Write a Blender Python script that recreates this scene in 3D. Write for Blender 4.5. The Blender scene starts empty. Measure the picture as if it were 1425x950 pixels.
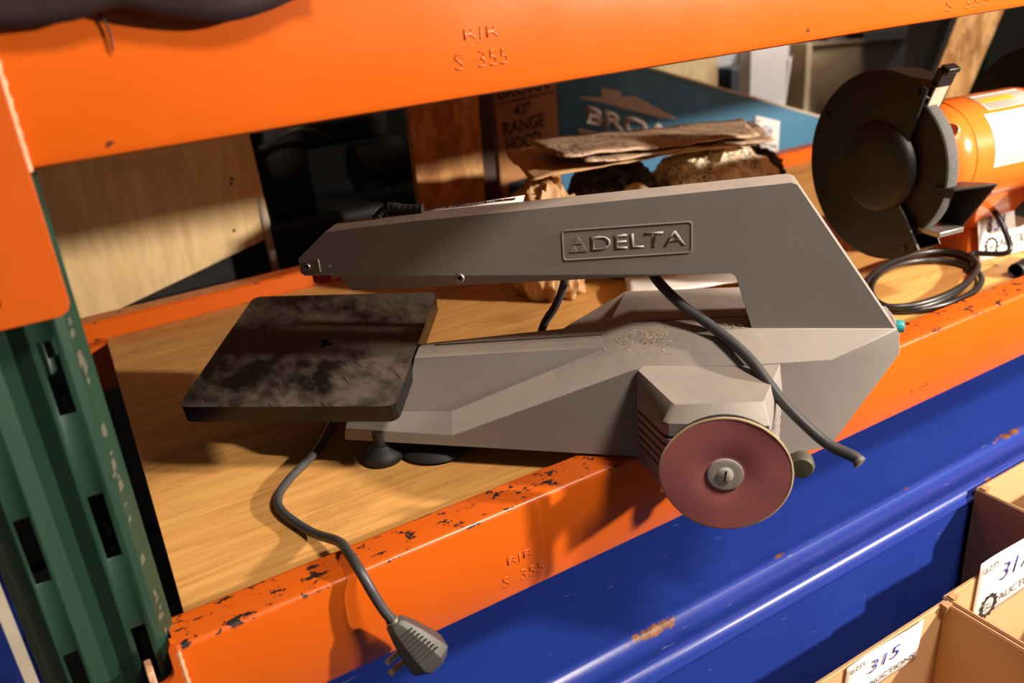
import bpy, bmesh, math, random
from mathutils import Vector, Matrix, noise
R_ = random.Random(7)
S = bpy.context.scene
COL = S.collection

# ------------------------------------------------------------------ camera
cam = bpy.data.cameras.new('camera'); co = bpy.data.objects.new('camera', cam); COL.objects.link(co)
cam.sensor_width = 36.0; cam.lens = 36.0*1196.8/1425.0
right = Vector((0.85304, -0.51560, -0.07973)).normalized()
fwd = Vector((0.44620, 0.80050, -0.40060)).normalized()
fwd = (fwd - right*fwd.dot(right)).normalized()
up = right.cross(fwd)
mw = Matrix(((right.x, up.x, -fwd.x, 0), (right.y, up.y, -fwd.y, 0), (right.z, up.z, -fwd.z, .55), (0, 0, 0, 1)))
co.matrix_world = mw
cam.clip_start = .02; cam.clip_end = 60
cam.dof.use_dof = True; cam.dof.focus_distance = 0.98; cam.dof.aperture_fstop = 4.0
S.camera = co
# ------------------------------------------------------------------ light
S.view_settings.view_transform = 'Standard'; S.view_settings.look = 'None'
S.view_settings.gamma = 1.0; S.view_settings.use_curve_mapping = False
S.view_settings.exposure = 0.25
w = bpy.data.worlds.new('hall'); S.world = w; w.use_nodes = True
w.node_tree.nodes['Background'].inputs[0].default_value = (1.0, .86, .74, 1)
w.node_tree.nodes['Background'].inputs[1].default_value = 0.065
def lamp(name, kind, loc, power, col, size, target=None, shape=None):
    l = bpy.data.lights.new(name, kind); o = bpy.data.objects.new(name, l); COL.objects.link(o)
    o.location = loc; l.energy = power; l.color = col
    if kind == 'AREA':
        l.size = size
    else:
        l.shadow_soft_size = size
    if target is not None:
        o.rotation_euler = (Vector(target)-Vector(loc)).to_track_quat('-Z', 'Y').to_euler()
    return o
k_ = lamp('work_lamp', 'SPOT', (2.2, -.85, .90), 450, (1, .86, .71), .05, (1.25, .9, .2))
k_.data.spot_size = math.radians(92); k_.data.spot_blend = .9
a_ = lamp('next_aisle_light', 'SPOT', (3.3, 1.2, 1.5), 170, (1, .9, .82), .12, (2.45, 2.25, .1))
a_.data.spot_size = math.radians(56); a_.data.spot_blend = .6
lamp('hall_ceiling_light', 'AREA', (1.15, -.65, 2.0), 62, (1, .85, .70), .36, (.6, .8, 0))

# ------------------------------------------------------------------ materials
def nt(name):
    m = bpy.data.materials.new(name); m.use_nodes = True
    t = m.node_tree; return m, t, t.nodes['Principled BSDF']
def N(t, kind, **kw):
    n = t.nodes.new(kind)
    for k, v in kw.items():
        if k.startswith('_'): setattr(n, k[1:], v)
        else: n.inputs[k.replace('__', ' ')].default_value = v
    return n
def ramp(t, src, a, b, ca=(0, 0, 0, 1), cb=(1, 1, 1, 1)):
    r = t.nodes.new('ShaderNodeValToRGB')
    r.color_ramp.elements[0].position = a; r.color_ramp.elements[1].position = b
    r.color_ramp.elements[0].color = ca; r.color_ramp.elements[1].color = cb
    t.links.new(src, r.inputs[0]); return r.outputs[0]
def mixc(t, fac, a, b):
    m = t.nodes.new('ShaderNodeMix'); m.data_type = 'RGBA'
    for s, i in ((fac, 0), (a, 6), (b, 7)):
        if isinstance(s, (tuple, list)): m.inputs[i].default_value = (*s[:3], 1)
        elif isinstance(s, (int, float)): m.inputs[i].default_value = s
        else: t.links.new(s, m.inputs[i])
    return m.outputs[2]
def math_(t, op, a, b=0.0):
    m = t.nodes.new('ShaderNodeMath'); m.operation = op
    for s, i in ((a, 0), (b, 1)):
        if isinstance(s, (int, float)): m.inputs[i].default_value = s
        else: t.links.new(s, m.inputs[i])
    return m.outputs[0]
def coords(t, scale=(1, 1, 1), rot=(0, 0, 0)):
    tc = t.nodes.new('ShaderNodeTexCoord'); mp = t.nodes.new('ShaderNodeMapping')
    mp.inputs['Scale'].default_value = scale; mp.inputs['Rotation'].default_value = rot
    t.links.new(tc.outputs['Object'], mp.inputs[0]); return mp.outputs[0]
def noise_(t, vec, scale, detail=4, rough=.55, dist=0):
    n = N(t, 'ShaderNodeTexNoise', Scale=scale, Detail=detail, Roughness=rough, Distortion=dist)
    t.links.new(vec, n.inputs['Vector']); return n.outputs[0]
def bump(t, b, h, strength=.2, dist=.002):
    n = N(t, 'ShaderNodeBump', Strength=strength, Distance=dist)
    t.links.new(h, n.inputs['Height']); t.links.new(n.outputs[0], b.inputs['Normal'])
def plain(name, col, rough=.5, metal=0., var=.12, scale=30, bmp=0., bscale=300, dirt=None, dirt_amt=(.55, .75), spec=None, coat=0):
    m, t, b = nt(name); v = coords(t)
    n = noise_(t, v, scale)
    c = mixc(t, n, [x*(1-var) for x in col], [min(1, x*(1+var)) for x in col])
    if dirt:
        d = noise_(t, v, scale*.35, 6, .65)
        c = mixc(t, ramp(t, d, *dirt_amt), c, dirt)
    t.links.new(c, b.inputs['Base Color'])
    b.inputs['Roughness'].default_value = rough; b.inputs['Metallic'].default_value = metal
    if spec is not None: b.inputs['Specular IOR Level'].default_value = spec
    if coat: b.inputs['Coat Weight'].default_value = coat
    if bmp: bump(t, b, noise_(t, v, bscale, 2), bmp, .001)
    return m

def m_orange(name, col, chip):
    m, t, b = nt(name); v = coords(t)
    n = noise_(t, v, 9)
    c = mixc(t, n, [x*.93 for x in col], [min(1, x*1.06) for x in col])
    ns = noise_(t, coords(t, (14, 90, 60)), 1.0, 6, .62)
    geo = t.nodes.new('ShaderNodeNewGeometry'); sx = t.nodes.new('ShaderNodeSeparateXYZ')
    t.links.new(geo.outputs['True Normal'], sx.inputs[0])
    top = ramp(t, sx.outputs[2], .1, .5)
    a = ramp(t, noise_(t, coords(t, (1, 1.6, 1.6)), 48, 5, .72), .575, .595)
    wear = math_(t, 'MULTIPLY', a, top)
    face = ramp(t, noise_(t, v, 30, 4, .66), .70, .71)
    wear = math_(t, 'MAXIMUM', wear, math_(t, 'MULTIPLY', face, .8))
    wear = math_(t, 'MULTIPLY', wear, chip)
    # rubbed, redder paint on the top ledge where goods slide over it
    rub = math_(t, 'MULTIPLY', top, ramp(t, noise_(t, v, 22), .3, .7))
    c2 = mixc(t, math_(t, 'MULTIPLY', rub, .35), c, (.45, .09, .02))
    c2 = mixc(t, wear, c2, (.018, .016, .016))
    t.links.new(c2, b.inputs['Base Color'])
    rr = ramp(t, n, .2, .8, (.26,)*3+(1,), (.36,)*3+(1,))
    t.links.new(rr, b.inputs['Roughness'])
    bump(t, b, noise_(t, v, 40, 3), .05, .002)
    return m
ORANGE = m_orange('orange_rack_paint', (.57, .098, .004), 1.0)
ORANGE2 = plain('orange_connector_paint', (.48, .080, .004), .4, 0, .08, 20, dirt=(.45, .28, .2), dirt_amt=(.66, .74))
WELD = plain('scuffed_weld', (.62, .34, .2), .5, 0, .4, 120, .4, 200)
def m_green():
    m, t, b = nt('green_rack_paint'); v = coords(t)
    n = noise_(t, coords(t, (60, 60, 6)), 1, 5)
    c = mixc(t, n, (.007, .030, .018), (.016, .050, .031))
    st = ramp(t, noise_(t, coords(t, (90, 60, 9)), 1, 6, .7), .66, .73)
    c = mixc(t, math_(t, 'MULTIPLY', st, .55), c, (.10, .085, .05))
    t.links.new(c, b.inputs['Base Color']); b.inputs['Roughness'].default_value = .42
    bump(t, b, n, .08, .002); return m
GREEN = m_green()
SCUFF = plain('bare_scuffed_steel', (.10, .10, .07), .6, .1, .4, 60)
def m_wood(name, c1, c2, stain, sc=(2.2, 26, 26), rough=.6, st=(.55, .72)):
    m, t, b = nt(name)
    g = noise_(t, coords(t, sc), 1.6, 6, .6, .8)
    g2 = noise_(t, coords(t, (sc[0]*3, sc[1]*6, sc[2]*6)), 1.0, 3)
    c = mixc(t, ramp(t, g, .3, .7), c1, c2)
    c = mixc(t, math_(t, 'MULTIPLY', ramp(t, g2, .45, .75), .34), c, [x*.5 for x in c1])
    s = ramp(t, noise_(t, coords(t, (3, 6, 6)), 1.3, 7, .66, .4), *st)
    c = mixc(t, math_(t, 'MULTIPLY', s, .65), c, stain)
    t.links.new(c, b.inputs['Base Color']); b.inputs['Roughness'].default_value = rough
    bump(t, b, g2, .06, .001); return m
PLY = m_wood('shelf_plywood', (.56, .265, .065), (.74, .41, .125), (.28, .13, .035))
PLYBACK = m_wood('pale_plywood', (.66, .47, .22), (.80, .60, .32), (.45, .27, .10), (20, 20, 2))
def m_osb(name, a, b_, c_):
    m, t, b = nt(name)
    vo = N(t, 'ShaderNodeTexVoronoi', Scale=1.0); t.links.new(coords(t, (38, 38, 15), (0, .3, .2)), vo.inputs['Vector'])
    sp = t.nodes.new('ShaderNodeSeparateColor'); t.links.new(vo.outputs['Color'], sp.inputs[0])
    c = mixc(t, sp.outputs[0], a, b_)
    c = mixc(t, math_(t, 'MULTIPLY', ramp(t, noise_(t, coords(t, (50, 50, 25)), 1, 4), .5, .7), .7), c, c_)
    t.links.new(c, b.inputs['Base Color']); b.inputs['Roughness'].default_value = .65
    bump(t, b, sp.outputs[0], .2, .002); return m
OSB = m_osb('osb_board', (.50, .22, .06), (.82, .47, .18), (.25, .10, .03))
OSBP = m_osb('pale_osb_board', (.50, .36, .18), (.62, .46, .26), (.34, .22, .10))
def m_saw():
    m, t, b = nt('grey_cast_housing'); v = coords(t)
    n = noise_(t, v, 25)
    c = mixc(t, n, (.235, .215, .203), (.27, .247, .233))
    geo = t.nodes.new('ShaderNodeNewGeometry'); sx = t.nodes.new('ShaderNodeSeparateXYZ')
    t.links.new(geo.outputs['Normal'], sx.inputs[0])
    dust = math_(t, 'MULTIPLY', ramp(t, sx.outputs[2], .35, .95), ramp(t, noise_(t, v, 18, 6, .7), .35, .75))
    c = mixc(t, math_(t, 'MULTIPLY', dust, .5), c, (.42, .33, .23))
    t.links.new(c, b.inputs['Base Color']); b.inputs['Roughness'].default_value = .46
    bump(t, b, noise_(t, v, 900, 1), .12, .0006); return m
SAW = m_saw()
def m_table():
    m, t, b = nt('dusty_black_table'); v = coords(t, (1, 1, 1), (0, 0, .7))
    big = noise_(t, v, 8.5, 5, .58)
    fine = noise_(t, coords(t, (70, 38, 60), (0, 0, .7)), 1, 6, .6)
    scr = ramp(t, noise_(t, coords(t, (150, 14, 40), (0, 0, 1.1)), 1, 2), .66, .70, (1, 1, 1, 1), (.2, .2, .2, 1))
    f = math_(t, 'MULTIPLY', ramp(t, math_(t, 'ADD', big, math_(t, 'MULTIPLY', math_(t, 'SUBTRACT', fine, .5), .35)), .38, .58), math_(t, 'ADD', .55, math_(t, 'MULTIPLY', fine, .8)))
    f = math_(t, 'MULTIPLY', f, scr)
    geo = t.nodes.new('ShaderNodeNewGeometry'); sx = t.nodes.new('ShaderNodeSeparateXYZ')
    t.links.new(geo.outputs['True Normal'], sx.inputs[0])
    f = math_(t, 'MULTIPLY', f, ramp(t, sx.outputs[2], .8, .93))
    b.inputs['Specular IOR Level'].default_value = .35
    c = mixc(t, f, (.006, .006, .006), (.092, .073, .060))
    t.links.new(c, b.inputs['Base Color'])
    t.links.new(ramp(t, f, 0, 1, (.28,)*3+(1,), (.62,)*3+(1,)), b.inputs['Roughness']); return m
TABLE = m_table()
BLACK = plain('black_plastic', (.012, .012, .012), .42, 0, .3, 60)
BLACKM = plain('black_steel_guard', (.006, .0056, .005), .5, 0, .3, 30, .1, 500)
RUBBER = plain('black_rubber', (.014, .014, .015), .6, 0, .3, 60)
CORD = plain('grey_black_cord', (.05, .05, .054), .42, 0, .15, 60)
CORDB = plain('black_cord', (.014, .014, .015), .35, 0, .2, 60)
CHROME = plain('bright_steel', (.78, .75, .70), .3, .5, .1, 80)
STEEL = plain('dull_steel', (.40, .38, .35), .4, .9, .15, 80)
BRASS = plain('brown_prong', (.36, .26, .16), .4, .8, .2, 80)
def m_sand():
    m, t, b = nt('red_sandpaper'); v = coords(t)
    n = noise_(t, v, 700, 2, .8); n2 = noise_(t, v, 22, 5)
    c = mixc(t, n, (.42, .10, .11), (.66, .24, .24))
    c = mixc(t, math_(t, 'MULTIPLY', ramp(t, n2, .45, .75), .35), c, (.40, .15, .13))
    t.links.new(c, b.inputs['Base Color']); b.inputs['Roughness'].default_value = .75
    bump(t, b, n, .3, .0008); return m
SAND = m_sand()
SANDEDGE = plain('paper_disc_edge', (.62, .47, .28), .8)
RED = plain('red_plastic', (.45, .012, .015), .35)
TEAL = plain('teal_plastic', (.03, .30, .32), .4)
OLIVE = plain('dark_knob', (.06, .055, .035), .55, 0, .4, 50)
def m_blue():
    m, t, b = nt('blue_steel_paint'); v = coords(t)
    n = noise_(t, v, 7)
    c = mixc(t, n, (.010, .028, .215), (.017, .042, .28))
    sc = ramp(t, noise_(t, coords(t, (25, 160, 60), (0, 0, .6)), 1, 3, .6), .70, .735)
    c = mixc(t, math_(t, 'MULTIPLY', sc, .35), c, (.2, .24, .42))
    # rust bitten into the raised lip
    sp = t.nodes.new('ShaderNodeSeparateXYZ'); t.links.new(coords(t), sp.inputs[0])
    fine = noise_(t, v, 70, 6, .72)
    def spot(cx, cy, rx, ry):
        dx = math_(t, 'DIVIDE', math_(t, 'SUBTRACT', sp.outputs[0], cx), rx); dy = math_(t, 'DIVIDE', math_(t, 'SUBTRACT', sp.outputs[1], cy), ry)
        d = math_(t, 'ADD', math_(t, 'MULTIPLY', dx, dx), math_(t, 'MULTIPLY', dy, dy))
        return math_(t, 'SUBTRACT', math_(t, 'ADD', 1.0, math_(t, 'MULTIPLY', math_(t, 'SUBTRACT', fine, .5), 4.0)), d)
    m1 = spot(-.578, -.006, .050, .0075)
    for q in (spot(.15, .0, .045, .007), spot(-.36, .002, .012, .004), spot(-.10, .001, .010, .003), spot(.02, -.05, .012, .003)):
        m1 = math_(t, 'MAXIMUM', m1, q)
    r = ramp(t, m1, .48, .56)
    c = mixc(t, r, c, mixc(t, ramp(t, fine, .42, .58), (.05, .018, .010), (.22, .085, .035)))
    t.links.new(c, b.inputs['Base Color']); b.inputs['Roughness'].default_value = .30
    bump(t, b, noise_(t, v, 30, 3), .06, .003); return m
BLUE = m_blue()
CARD = plain('cardboard', (.52, .32, .155), .75, 0, .06, 12, .05, 200)
CARDD = plain('cardboard_edge', (.34, .2, .1), .8, 0, .3, 200)
BROWNBOX = plain('brown_printed_carton', (.42, .19, .07), .7, 0, .1, 12)
BLUEBOX = plain('blue_printed_carton', (.045, .20, .36), .55, 0, .12, 9, dirt=(.10, .30, .45), dirt_amt=(.5, .8))
PAPER = plain('white_paper', (.82, .80, .77), .7, 0, .03, 10)
PAPERB = plain('cream_print', (.62, .52, .40), .7, 0, .06, 10)
INK = plain('black_ink', (.015, .015, .018), .7)
INKB = plain('blue_marker', (.04, .05, .38), .6)
INKG = plain('grey_ink', (.12, .12, .13), .7)
GORANGE = plain('orange_motor_enamel', (.80, .165, .02), .25, 0, .06, 20, coat=.3)
GRIT = plain('grey_grinding_stone', (.075, .075, .075), .85, 0, .8, 420, .5, 400)
LABELG = plain('grey_label', (.40, .37, .31), .5)
LABELO = plain('orange_label_print', (.80, .36, .03), .5)
LABELW = plain('cream_label', (.80, .66, .46), .5)
BEIGE = plain('beige_enamel', (.44, .33, .21), .45, 0, .06, 12)
GREYP = plain('pale_grey_paint', (.42, .37, .30), .5, 0, .2, 30, dirt=(.2, .16, .1))
DARK = plain('dark_paint', (.012, .011, .010), .6)
DARK2 = plain('dark_grey_steel', (.035, .033, .03), .5)
CONC = plain('concrete', (.14, .13, .12), .8, 0, .2, 4)
DUST = plain('sawdust', (.50, .32, .14), .9, 0, .3, 200)
def m_print(name, base, amt=.5):
    m, t, b = nt(name); v = coords(t)
    d = N(t, 'ShaderNodeTexWave', Scale=26.0, Distortion=14.0, Detail=3.0, Detail__Scale=2.2)
    t.links.new(v, d.inputs['Vector'])
    ln = ramp(t, d.outputs[1], .06, .10, (1, 1, 1, 1), (0, 0, 0, 1))
    where = ramp(t, noise_(t, v, 13, 2), .5, .58)
    tx = ramp(t, noise_(t, coords(t, (220, 60, 220)), 1, 2, .7), .52, .56)
    where2 = ramp(t, noise_(t, coords(t, (1, 1, 1)), 17, 1), .46, .52)
    k = math_(t, 'MAXIMUM', math_(t, 'MULTIPLY', ln, where), math_(t, 'MULTIPLY', tx, where2))
    n = noise_(t, v, 8)
    c = mixc(t, n, [x*.8 for x in base], base)
    c = mixc(t, math_(t, 'MULTIPLY', k, amt), c, (.03, .02, .015))
    t.links.new(c, b.inputs['Base Color']); b.inputs['Roughness'].default_value = .5; return m
PRINT = m_print('printed_cream_paper', (.86, .72, .50), .85)
MANUAL = m_print('yellowed_manual_paper', (.50, .36, .24), .85)
KRAFT = plain('kraft_paper', (.50, .30, .14), .6, 0, .25, 14)
CREAM = plain('cream_paper_strip', (.66, .52, .30), .55, 0, .15, 20)
FILM = plain('crinkled_clear_film', (.30, .25, .2), .18, 0, .3, 20)
FB = FILM.node_tree.nodes['Principled BSDF']; FB.inputs['Transmission Weight'].default_value = .75; FB.inputs['IOR'].default_value = 1.15

# ------------------------------------------------------------------ helpers
WL = {}
def wloc(o): return WL.get(o.name, Vector((0, 0, 0)))
def thing(name, label, cat, loc=(0, 0, 0), group=None):
    o = bpy.data.objects.new(name, None); COL.objects.link(o); o.empty_display_size = .05
    o.location = loc; WL[o.name] = Vector(loc); o['label'] = label; o['category'] = cat
    if group: o['group'] = group
    return o
def obj(name, bm, mat, parent=None, label=None, cat=None, kind=None, group=None, loc=None, smooth=35, bevel=0, seg=2):
    me = bpy.data.meshes.new(name)
    if isinstance(bm, bpy.types.Mesh): me = bm
    else:
        bmesh.ops.recalc_face_normals(bm, faces=bm.faces[:]) if not getattr(bm, 'keep', False) else None
        bm.to_mesh(me); bm.free()
    o = bpy.data.objects.new(name, me); COL.objects.link(o)
    base = wloc(parent) if parent else Vector(loc or (0, 0, 0))
    if base.length > 0: me.transform(Matrix.Translation(-base))
    if parent:
        o.parent = parent
    else:
        o.location = base
    WL[o.name] = base
    me.materials.clear(); me.materials.append(mat)
    if smooth:
        for p in me.polygons: p.use_smooth = True
        me.set_sharp_from_angle(angle=math.radians(smooth))
    if bevel:
        b = o.modifiers.new('bevel', 'BEVEL'); b.width = bevel; b.segments = seg; b.limit_method = 'ANGLE'; b.angle_limit = math.radians(28)
        b.harden_normals = False
    if label: o['label'] = label
    if cat: o['category'] = cat
    if kind: o['kind'] = kind
    if group: o['group'] = group
    return o
def BM(): return bmesh.new()
def poly(bm, pts): return bm.faces.new([bm.verts.new(Vector(p)) for p in pts])
def hexa(bm, b, t):
    """box from 4 bottom and 4 top points"""
    vb = [bm.verts.new(Vector(p)) for p in b]; vt = [bm.verts.new(Vector(p)) for p in t]
    bm.faces.new(vb[::-1]); bm.faces.new(vt); n = len(vb)
    for i in range(n): bm.faces.new((vb[i], vb[(i+1) % n], vt[(i+1) % n], vt[i]))
    return bm
def box(bm, x0, y0, z0, x1, y1, z1):
    return hexa(bm, [(x0, y0, z0), (x1, y0, z0), (x1, y1, z0), (x0, y1, z0)], [(x0, y0, z1), (x1, y0, z1), (x1, y1, z1), (x0, y1, z1)])
def obox(bm, c, ax, ay, az, sx, sy, sz):
    c = Vector(c); ax, ay, az = (Vector(v).normalized() for v in (ax, ay, az))
    f = lambda i, j, k: c+ax*(i*sx/2)+ay*(j*sy/2)+az*(k*sz/2)
    return hexa(bm, [f(-1, -1, -1), f(1, -1, -1), f(1, 1, -1), f(-1, 1, -1)], [f(-1, -1, 1), f(1, -1, 1), f(1, 1, 1), f(-1, 1, 1)])
def extrude_x(bm, prof, x0, x1, nseg=1):
    """profile of (y, z), closed, swept along x"""
    rings = [[bm.verts.new((x0+(x1-x0)*k/nseg, y, z)) for y, z in prof] for k in range(nseg+1)]
    n = len(prof)
    for a, b in zip(rings, rings[1:]):
        for i in range(n): bm.faces.new((a[i], a[(i+1) % n], b[(i+1) % n], b[i]))
    bm.faces.new(rings[0][::-1]); bm.faces.new(rings[-1]); return bm
def frame(d):
    d = Vector(d).normalized(); h = Vector((0, 0, 1)) if abs(d.z) < .9 else Vector((1, 0, 0))
    a = d.cross(h).normalized(); return a, d.cross(a).normalized()
def lathe(bm, c, axis, prof, n=32):
    """prof: list of (offset along axis, radius)"""
    c = Vector(c); d = Vector(axis).normalized(); a, b = frame(d); rings = []
    for o, r in prof:
        if r < 1e-6: rings.append([bm.verts.new(c+d*o)])
        else: rings.append([bm.verts.new(c+d*o+(a*math.cos(2*math.pi*i/n)+b*math.sin(2*math.pi*i/n))*r) for i in range(n)])
    for p, q in zip(rings, rings[1:]):
        for i in range(n):
            j = (i+1) % n
            if len(p) == 1 and len(q) == 1: continue
            if len(p) == 1: bm.faces.new((p[0], q[j], q[i]))
            elif len(q) == 1: bm.faces.new((p[i], p[j], q[0]))
            else: bm.faces.new((p[i], p[j], q[j], q[i]))
    return bm
def smooth_pts(pts, k=8):
    P = [Vector(p) for p in pts]; P = [P[0]*2-P[1]]+P+[P[-1]*2-P[-2]]; out = []
    for i in range(1, len(P)-2):
        for j in range(k):
            t = j/k; a, b, c, d = P[i-1], P[i], P[i+1], P[i+2]
            out.append(.5*((2*b)+(c-a)*t+(2*a-5*b+4*c-d)*t*t+(3*b-a-3*c+d)*t**3))
    out.append(P[-2]); return out
def tube(bm, pts, r, n=12, k=8, closed=False, cap=True):
    P = smooth_pts(pts, k) if k else [Vector(p) for p in pts]
    rr = r if callable(r) else (lambda s: r)
    a = None; rings = []
    for i, p in enumerate(P):
        d = (P[min(i+1, len(P)-1)]-P[max(i-1, 0)]).normalized()
        if a is None: a, _ = frame(d)
        a = (a-d*a.dot(d)).normalized(); b = d.cross(a); q = rr(i/(len(P)-1))
        rings.append([bm.verts.new(p+(a*math.cos(2*math.pi*j/n)+b*math.sin(2*math.pi*j/n))*q) for j in range(n)])
    for x, y in zip(rings, rings[1:]):
        for j in range(n): bm.faces.new((x[j], x[(j+1) % n], y[(j+1) % n], y[j]))
    if cap: bm.faces.new(rings[0][::-1]); bm.faces.new(rings[-1])
    return bm
def cmesh(cu):
    o = bpy.data.objects.new('tmp', cu); COL.objects.link(o)
    dg = bpy.context.evaluated_depsgraph_get(); me = bpy.data.meshes.new_from_object(o.evaluated_get(dg))
    bpy.data.objects.remove(o); bpy.data.curves.remove(cu); return me
def basis(o, x, y):
    x, y = Vector(x).normalized(), Vector(y).normalized(); z = x.cross(y).normalized()
    return Matrix(((x.x, y.x, z.x, o[0]), (x.y, y.y, z.y, o[1]), (x.z, y.z, z.z, o[2]), (0, 0, 0, 1)))
def flat(loops, ext, bev, o, x, y):
    """filled 2D outline with holes, thickness 2*ext, in the plane o + x, y"""
    cu = bpy.data.curves.new('tmp', 'CURVE'); cu.dimensions = '2D'; cu.fill_mode = 'BOTH'; cu.extrude = ext; cu.bevel_depth = bev; cu.bevel_resolution = 1
    for L in loops:
        s = cu.splines.new('POLY'); s.points.add(len(L)-1); s.use_cyclic_u = True
        for p, q in zip(s.points, L): p.co = (q[0], q[1], 0, 1)
    me = cmesh(cu); me.transform(basis(o, x, y)); return me
def rrect(x0, y0, x1, y1, r, n=5):
    out = []
    for cx, cy, a0 in ((x1-r, y0+r, -90), (x1-r, y1-r, 0), (x0+r, y1-r, 90), (x0+r, y0+r, 180)):
        for i in range(n+1):
            a = math.radians(a0+90*i/n); out.append((cx+r*math.cos(a), cy+r*math.sin(a)))
    return out
def arc(r, a0, a1, n, cx=0, cy=0): return [(cx+r*math.cos(math.radians(a0+(a1-a0)*i/n)), cy+r*math.sin(math.radians(a0+(a1-a0)*i/n))) for i in range(n+1)]
def text(name, body, o, xv, yv, mat, parent, ext=.0004, bold=0., bev=0., lift=0., shear=0., spacing=1.0):
    """lettering fitted to the rectangle o, o+xv, o+yv"""
    cu = bpy.data.curves.new('tmp', 'FONT'); cu.body = body; cu.size = 1; cu.offset = bold; cu.space_character = spacing; cu.shear = shear; cu.resolution_u = 3
    me = cmesh(cu)
    xs = [v.co.x for v in me.vertices]; ys = [v.co.y for v in me.vertices]
    x0, x1, y0, y1 = min(xs), max(xs), min(ys), max(ys)
    xv, yv, o = Vector(xv), Vector(yv), Vector(o); n = xv.cross(yv).normalized()
    bm = BM(); bm.from_mesh(me); bpy.data.meshes.remove(me)
    g = bmesh.ops.extrude_face_region(bm, geom=bm.faces[:])
    for v in g['geom']:
        if isinstance(v, bmesh.types.BMVert): v.co.z = 1
    for v in bm.verts:
        z = v.co.z
        v.co = o+xv*((v.co.x-x0)/(x1-x0))+yv*((v.co.y-y0)/(y1-y0))+n*(lift+(ext if z > .5 else 0))
    return obj(name, bm, mat, parent, smooth=0)

# ------------------------------------------------------------------ setting
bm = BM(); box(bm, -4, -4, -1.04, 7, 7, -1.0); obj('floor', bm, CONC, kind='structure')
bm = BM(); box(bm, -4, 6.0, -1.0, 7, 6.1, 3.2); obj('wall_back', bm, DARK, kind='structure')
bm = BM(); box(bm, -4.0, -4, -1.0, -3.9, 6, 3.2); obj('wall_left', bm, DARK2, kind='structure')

# ------------------------------------------------------------------ rack uprights
def upright(x0, x1, yf, label, slots):
    t = thing('rack_upright', label, 'rack post', (x0, yf, -1.0))
    W = x1-x0; zs = [-1.0]
    prof = [(0, .016), (.012, .004), (.018, .0), (.034, .0), (.046, .007), (.056, .007), (.068, .0), (.088, .0), (.094, .003), (W, .022)]
    prof = [(x0+a*(W/.105) if i not in (9,) else x1, yf+b) for i, (a, b) in enumerate(prof)]
    cols = []
    for (a, b) in ((2, 3), (6, 7)):
        xa, xb = prof[a][0], prof[b][0]; cx = (xa+xb)/2; cols.append((a, cx-.006, cx+.006))
    bm = BM(); vc = {}
    def V(x, y, z):
        k = (round(x, 5), round(y, 5), round(z, 5))
        if k not in vc: vc[k] = bm.verts.new((x, y, z))
        return vc[k]
    rows = [-1.0]
    for c in sorted(slots): rows += [c-.031, c+.031]
    rows += [1.1]
    for i in range(len(prof)-1):
        (xa, ya), (xb, yb) = prof[i], prof[i+1]
        hit = [c for c in cols if c[0] == i]
        xs = [xa, hit[0][1], hit[0][2], xb] if hit else [xa, xb]
        for j in range(len(xs)-1):
            for k in range(len(rows)-1):
                if hit and j == 1 and k % 2 == 1: continue
                f = lambda x: ya+(yb-ya)*(x-xa)/(xb-xa)
                bm.faces.new((V(xs[j], f(xs[j]), rows[k]), V(xs[j+1], f(xs[j+1]), rows[k]), V(xs[j+1], f(xs[j+1]), rows[k+1]), V(xs[j], f(xs[j]), rows[k+1])))
    for (xa, ya) in (prof[0], prof[-1]):
        for k in range(len(rows)-1):
            bm.faces.new((V(xa, ya, rows[k]), V(xa, yf+.075, rows[k]), V(xa, yf+.075, rows[k+1]), V(xa, ya, rows[k+1])))
    o = obj('post_column', bm, GREEN, t, smooth=20)
    s = o.modifiers.new('wall', 'SOLIDIFY'); s.thickness = .0028; s.offset = -1
    bm = BM(); box(bm, x0-.01, yf-.02, -1.0, x1+.01, yf+.1, -.992); obj('base_plate', bm, GREEN, t)
    return t
SL = [.291-.1355*k for k in range(-4, 9)]
up1 = upright(-.092, .017, .69, 'green slotted steel rack post at the left, nearest the camera', SL)
upright(-.100, .004, 1.60, 'green rear rack post hidden behind the near slotted post', SL)
bm = BM()
rr = random.Random(3)
for k in range(30):      # bare flakes along the worn corner of the near post
    z = rr.uniform(-.05, .34); h = rr.uniform(.003, .012); x = .0085+rr.uniform(-.0015, .002); wd = rr.uniform(.0008, .0022)
    y = .69+.003+(x-.0057)*1.7-.0006
    poly(bm, [(x-wd, y-wd*1.7, z), (x+wd, y+wd*1.7, z+h*.2), (x+wd*.6, y+wd, z+h), (x-wd*.8, y-wd*1.3, z+h*.8)])
o = obj('paint_flakes', bm, SCUFF, up1, label='bare scuffed flakes along the worn post corner', kind='stuff')
# pale angle strip left of the post
bm = BM(); box(bm, -.1035, .698, -1.0, -.0945, .7005, .5); box(bm, -.1035, .7005, -1.0, -.1010, .73, .5)
obj('steel_strip', bm, GREYP, label='pale grey steel angle strip standing along left edge of green post', cat='steel strip', loc=(-.115, .68, -1))
bm = BM(); box(bm, -.75, .75, -1.0, -.15, 1.3, -.2)
o = obj('drum_cabinet', bm, BLUE, label='dark blue steel cabinet low at the left behind the pale strip', cat='cabinet', loc=(-.45, 1, -1), bevel=.01)

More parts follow.
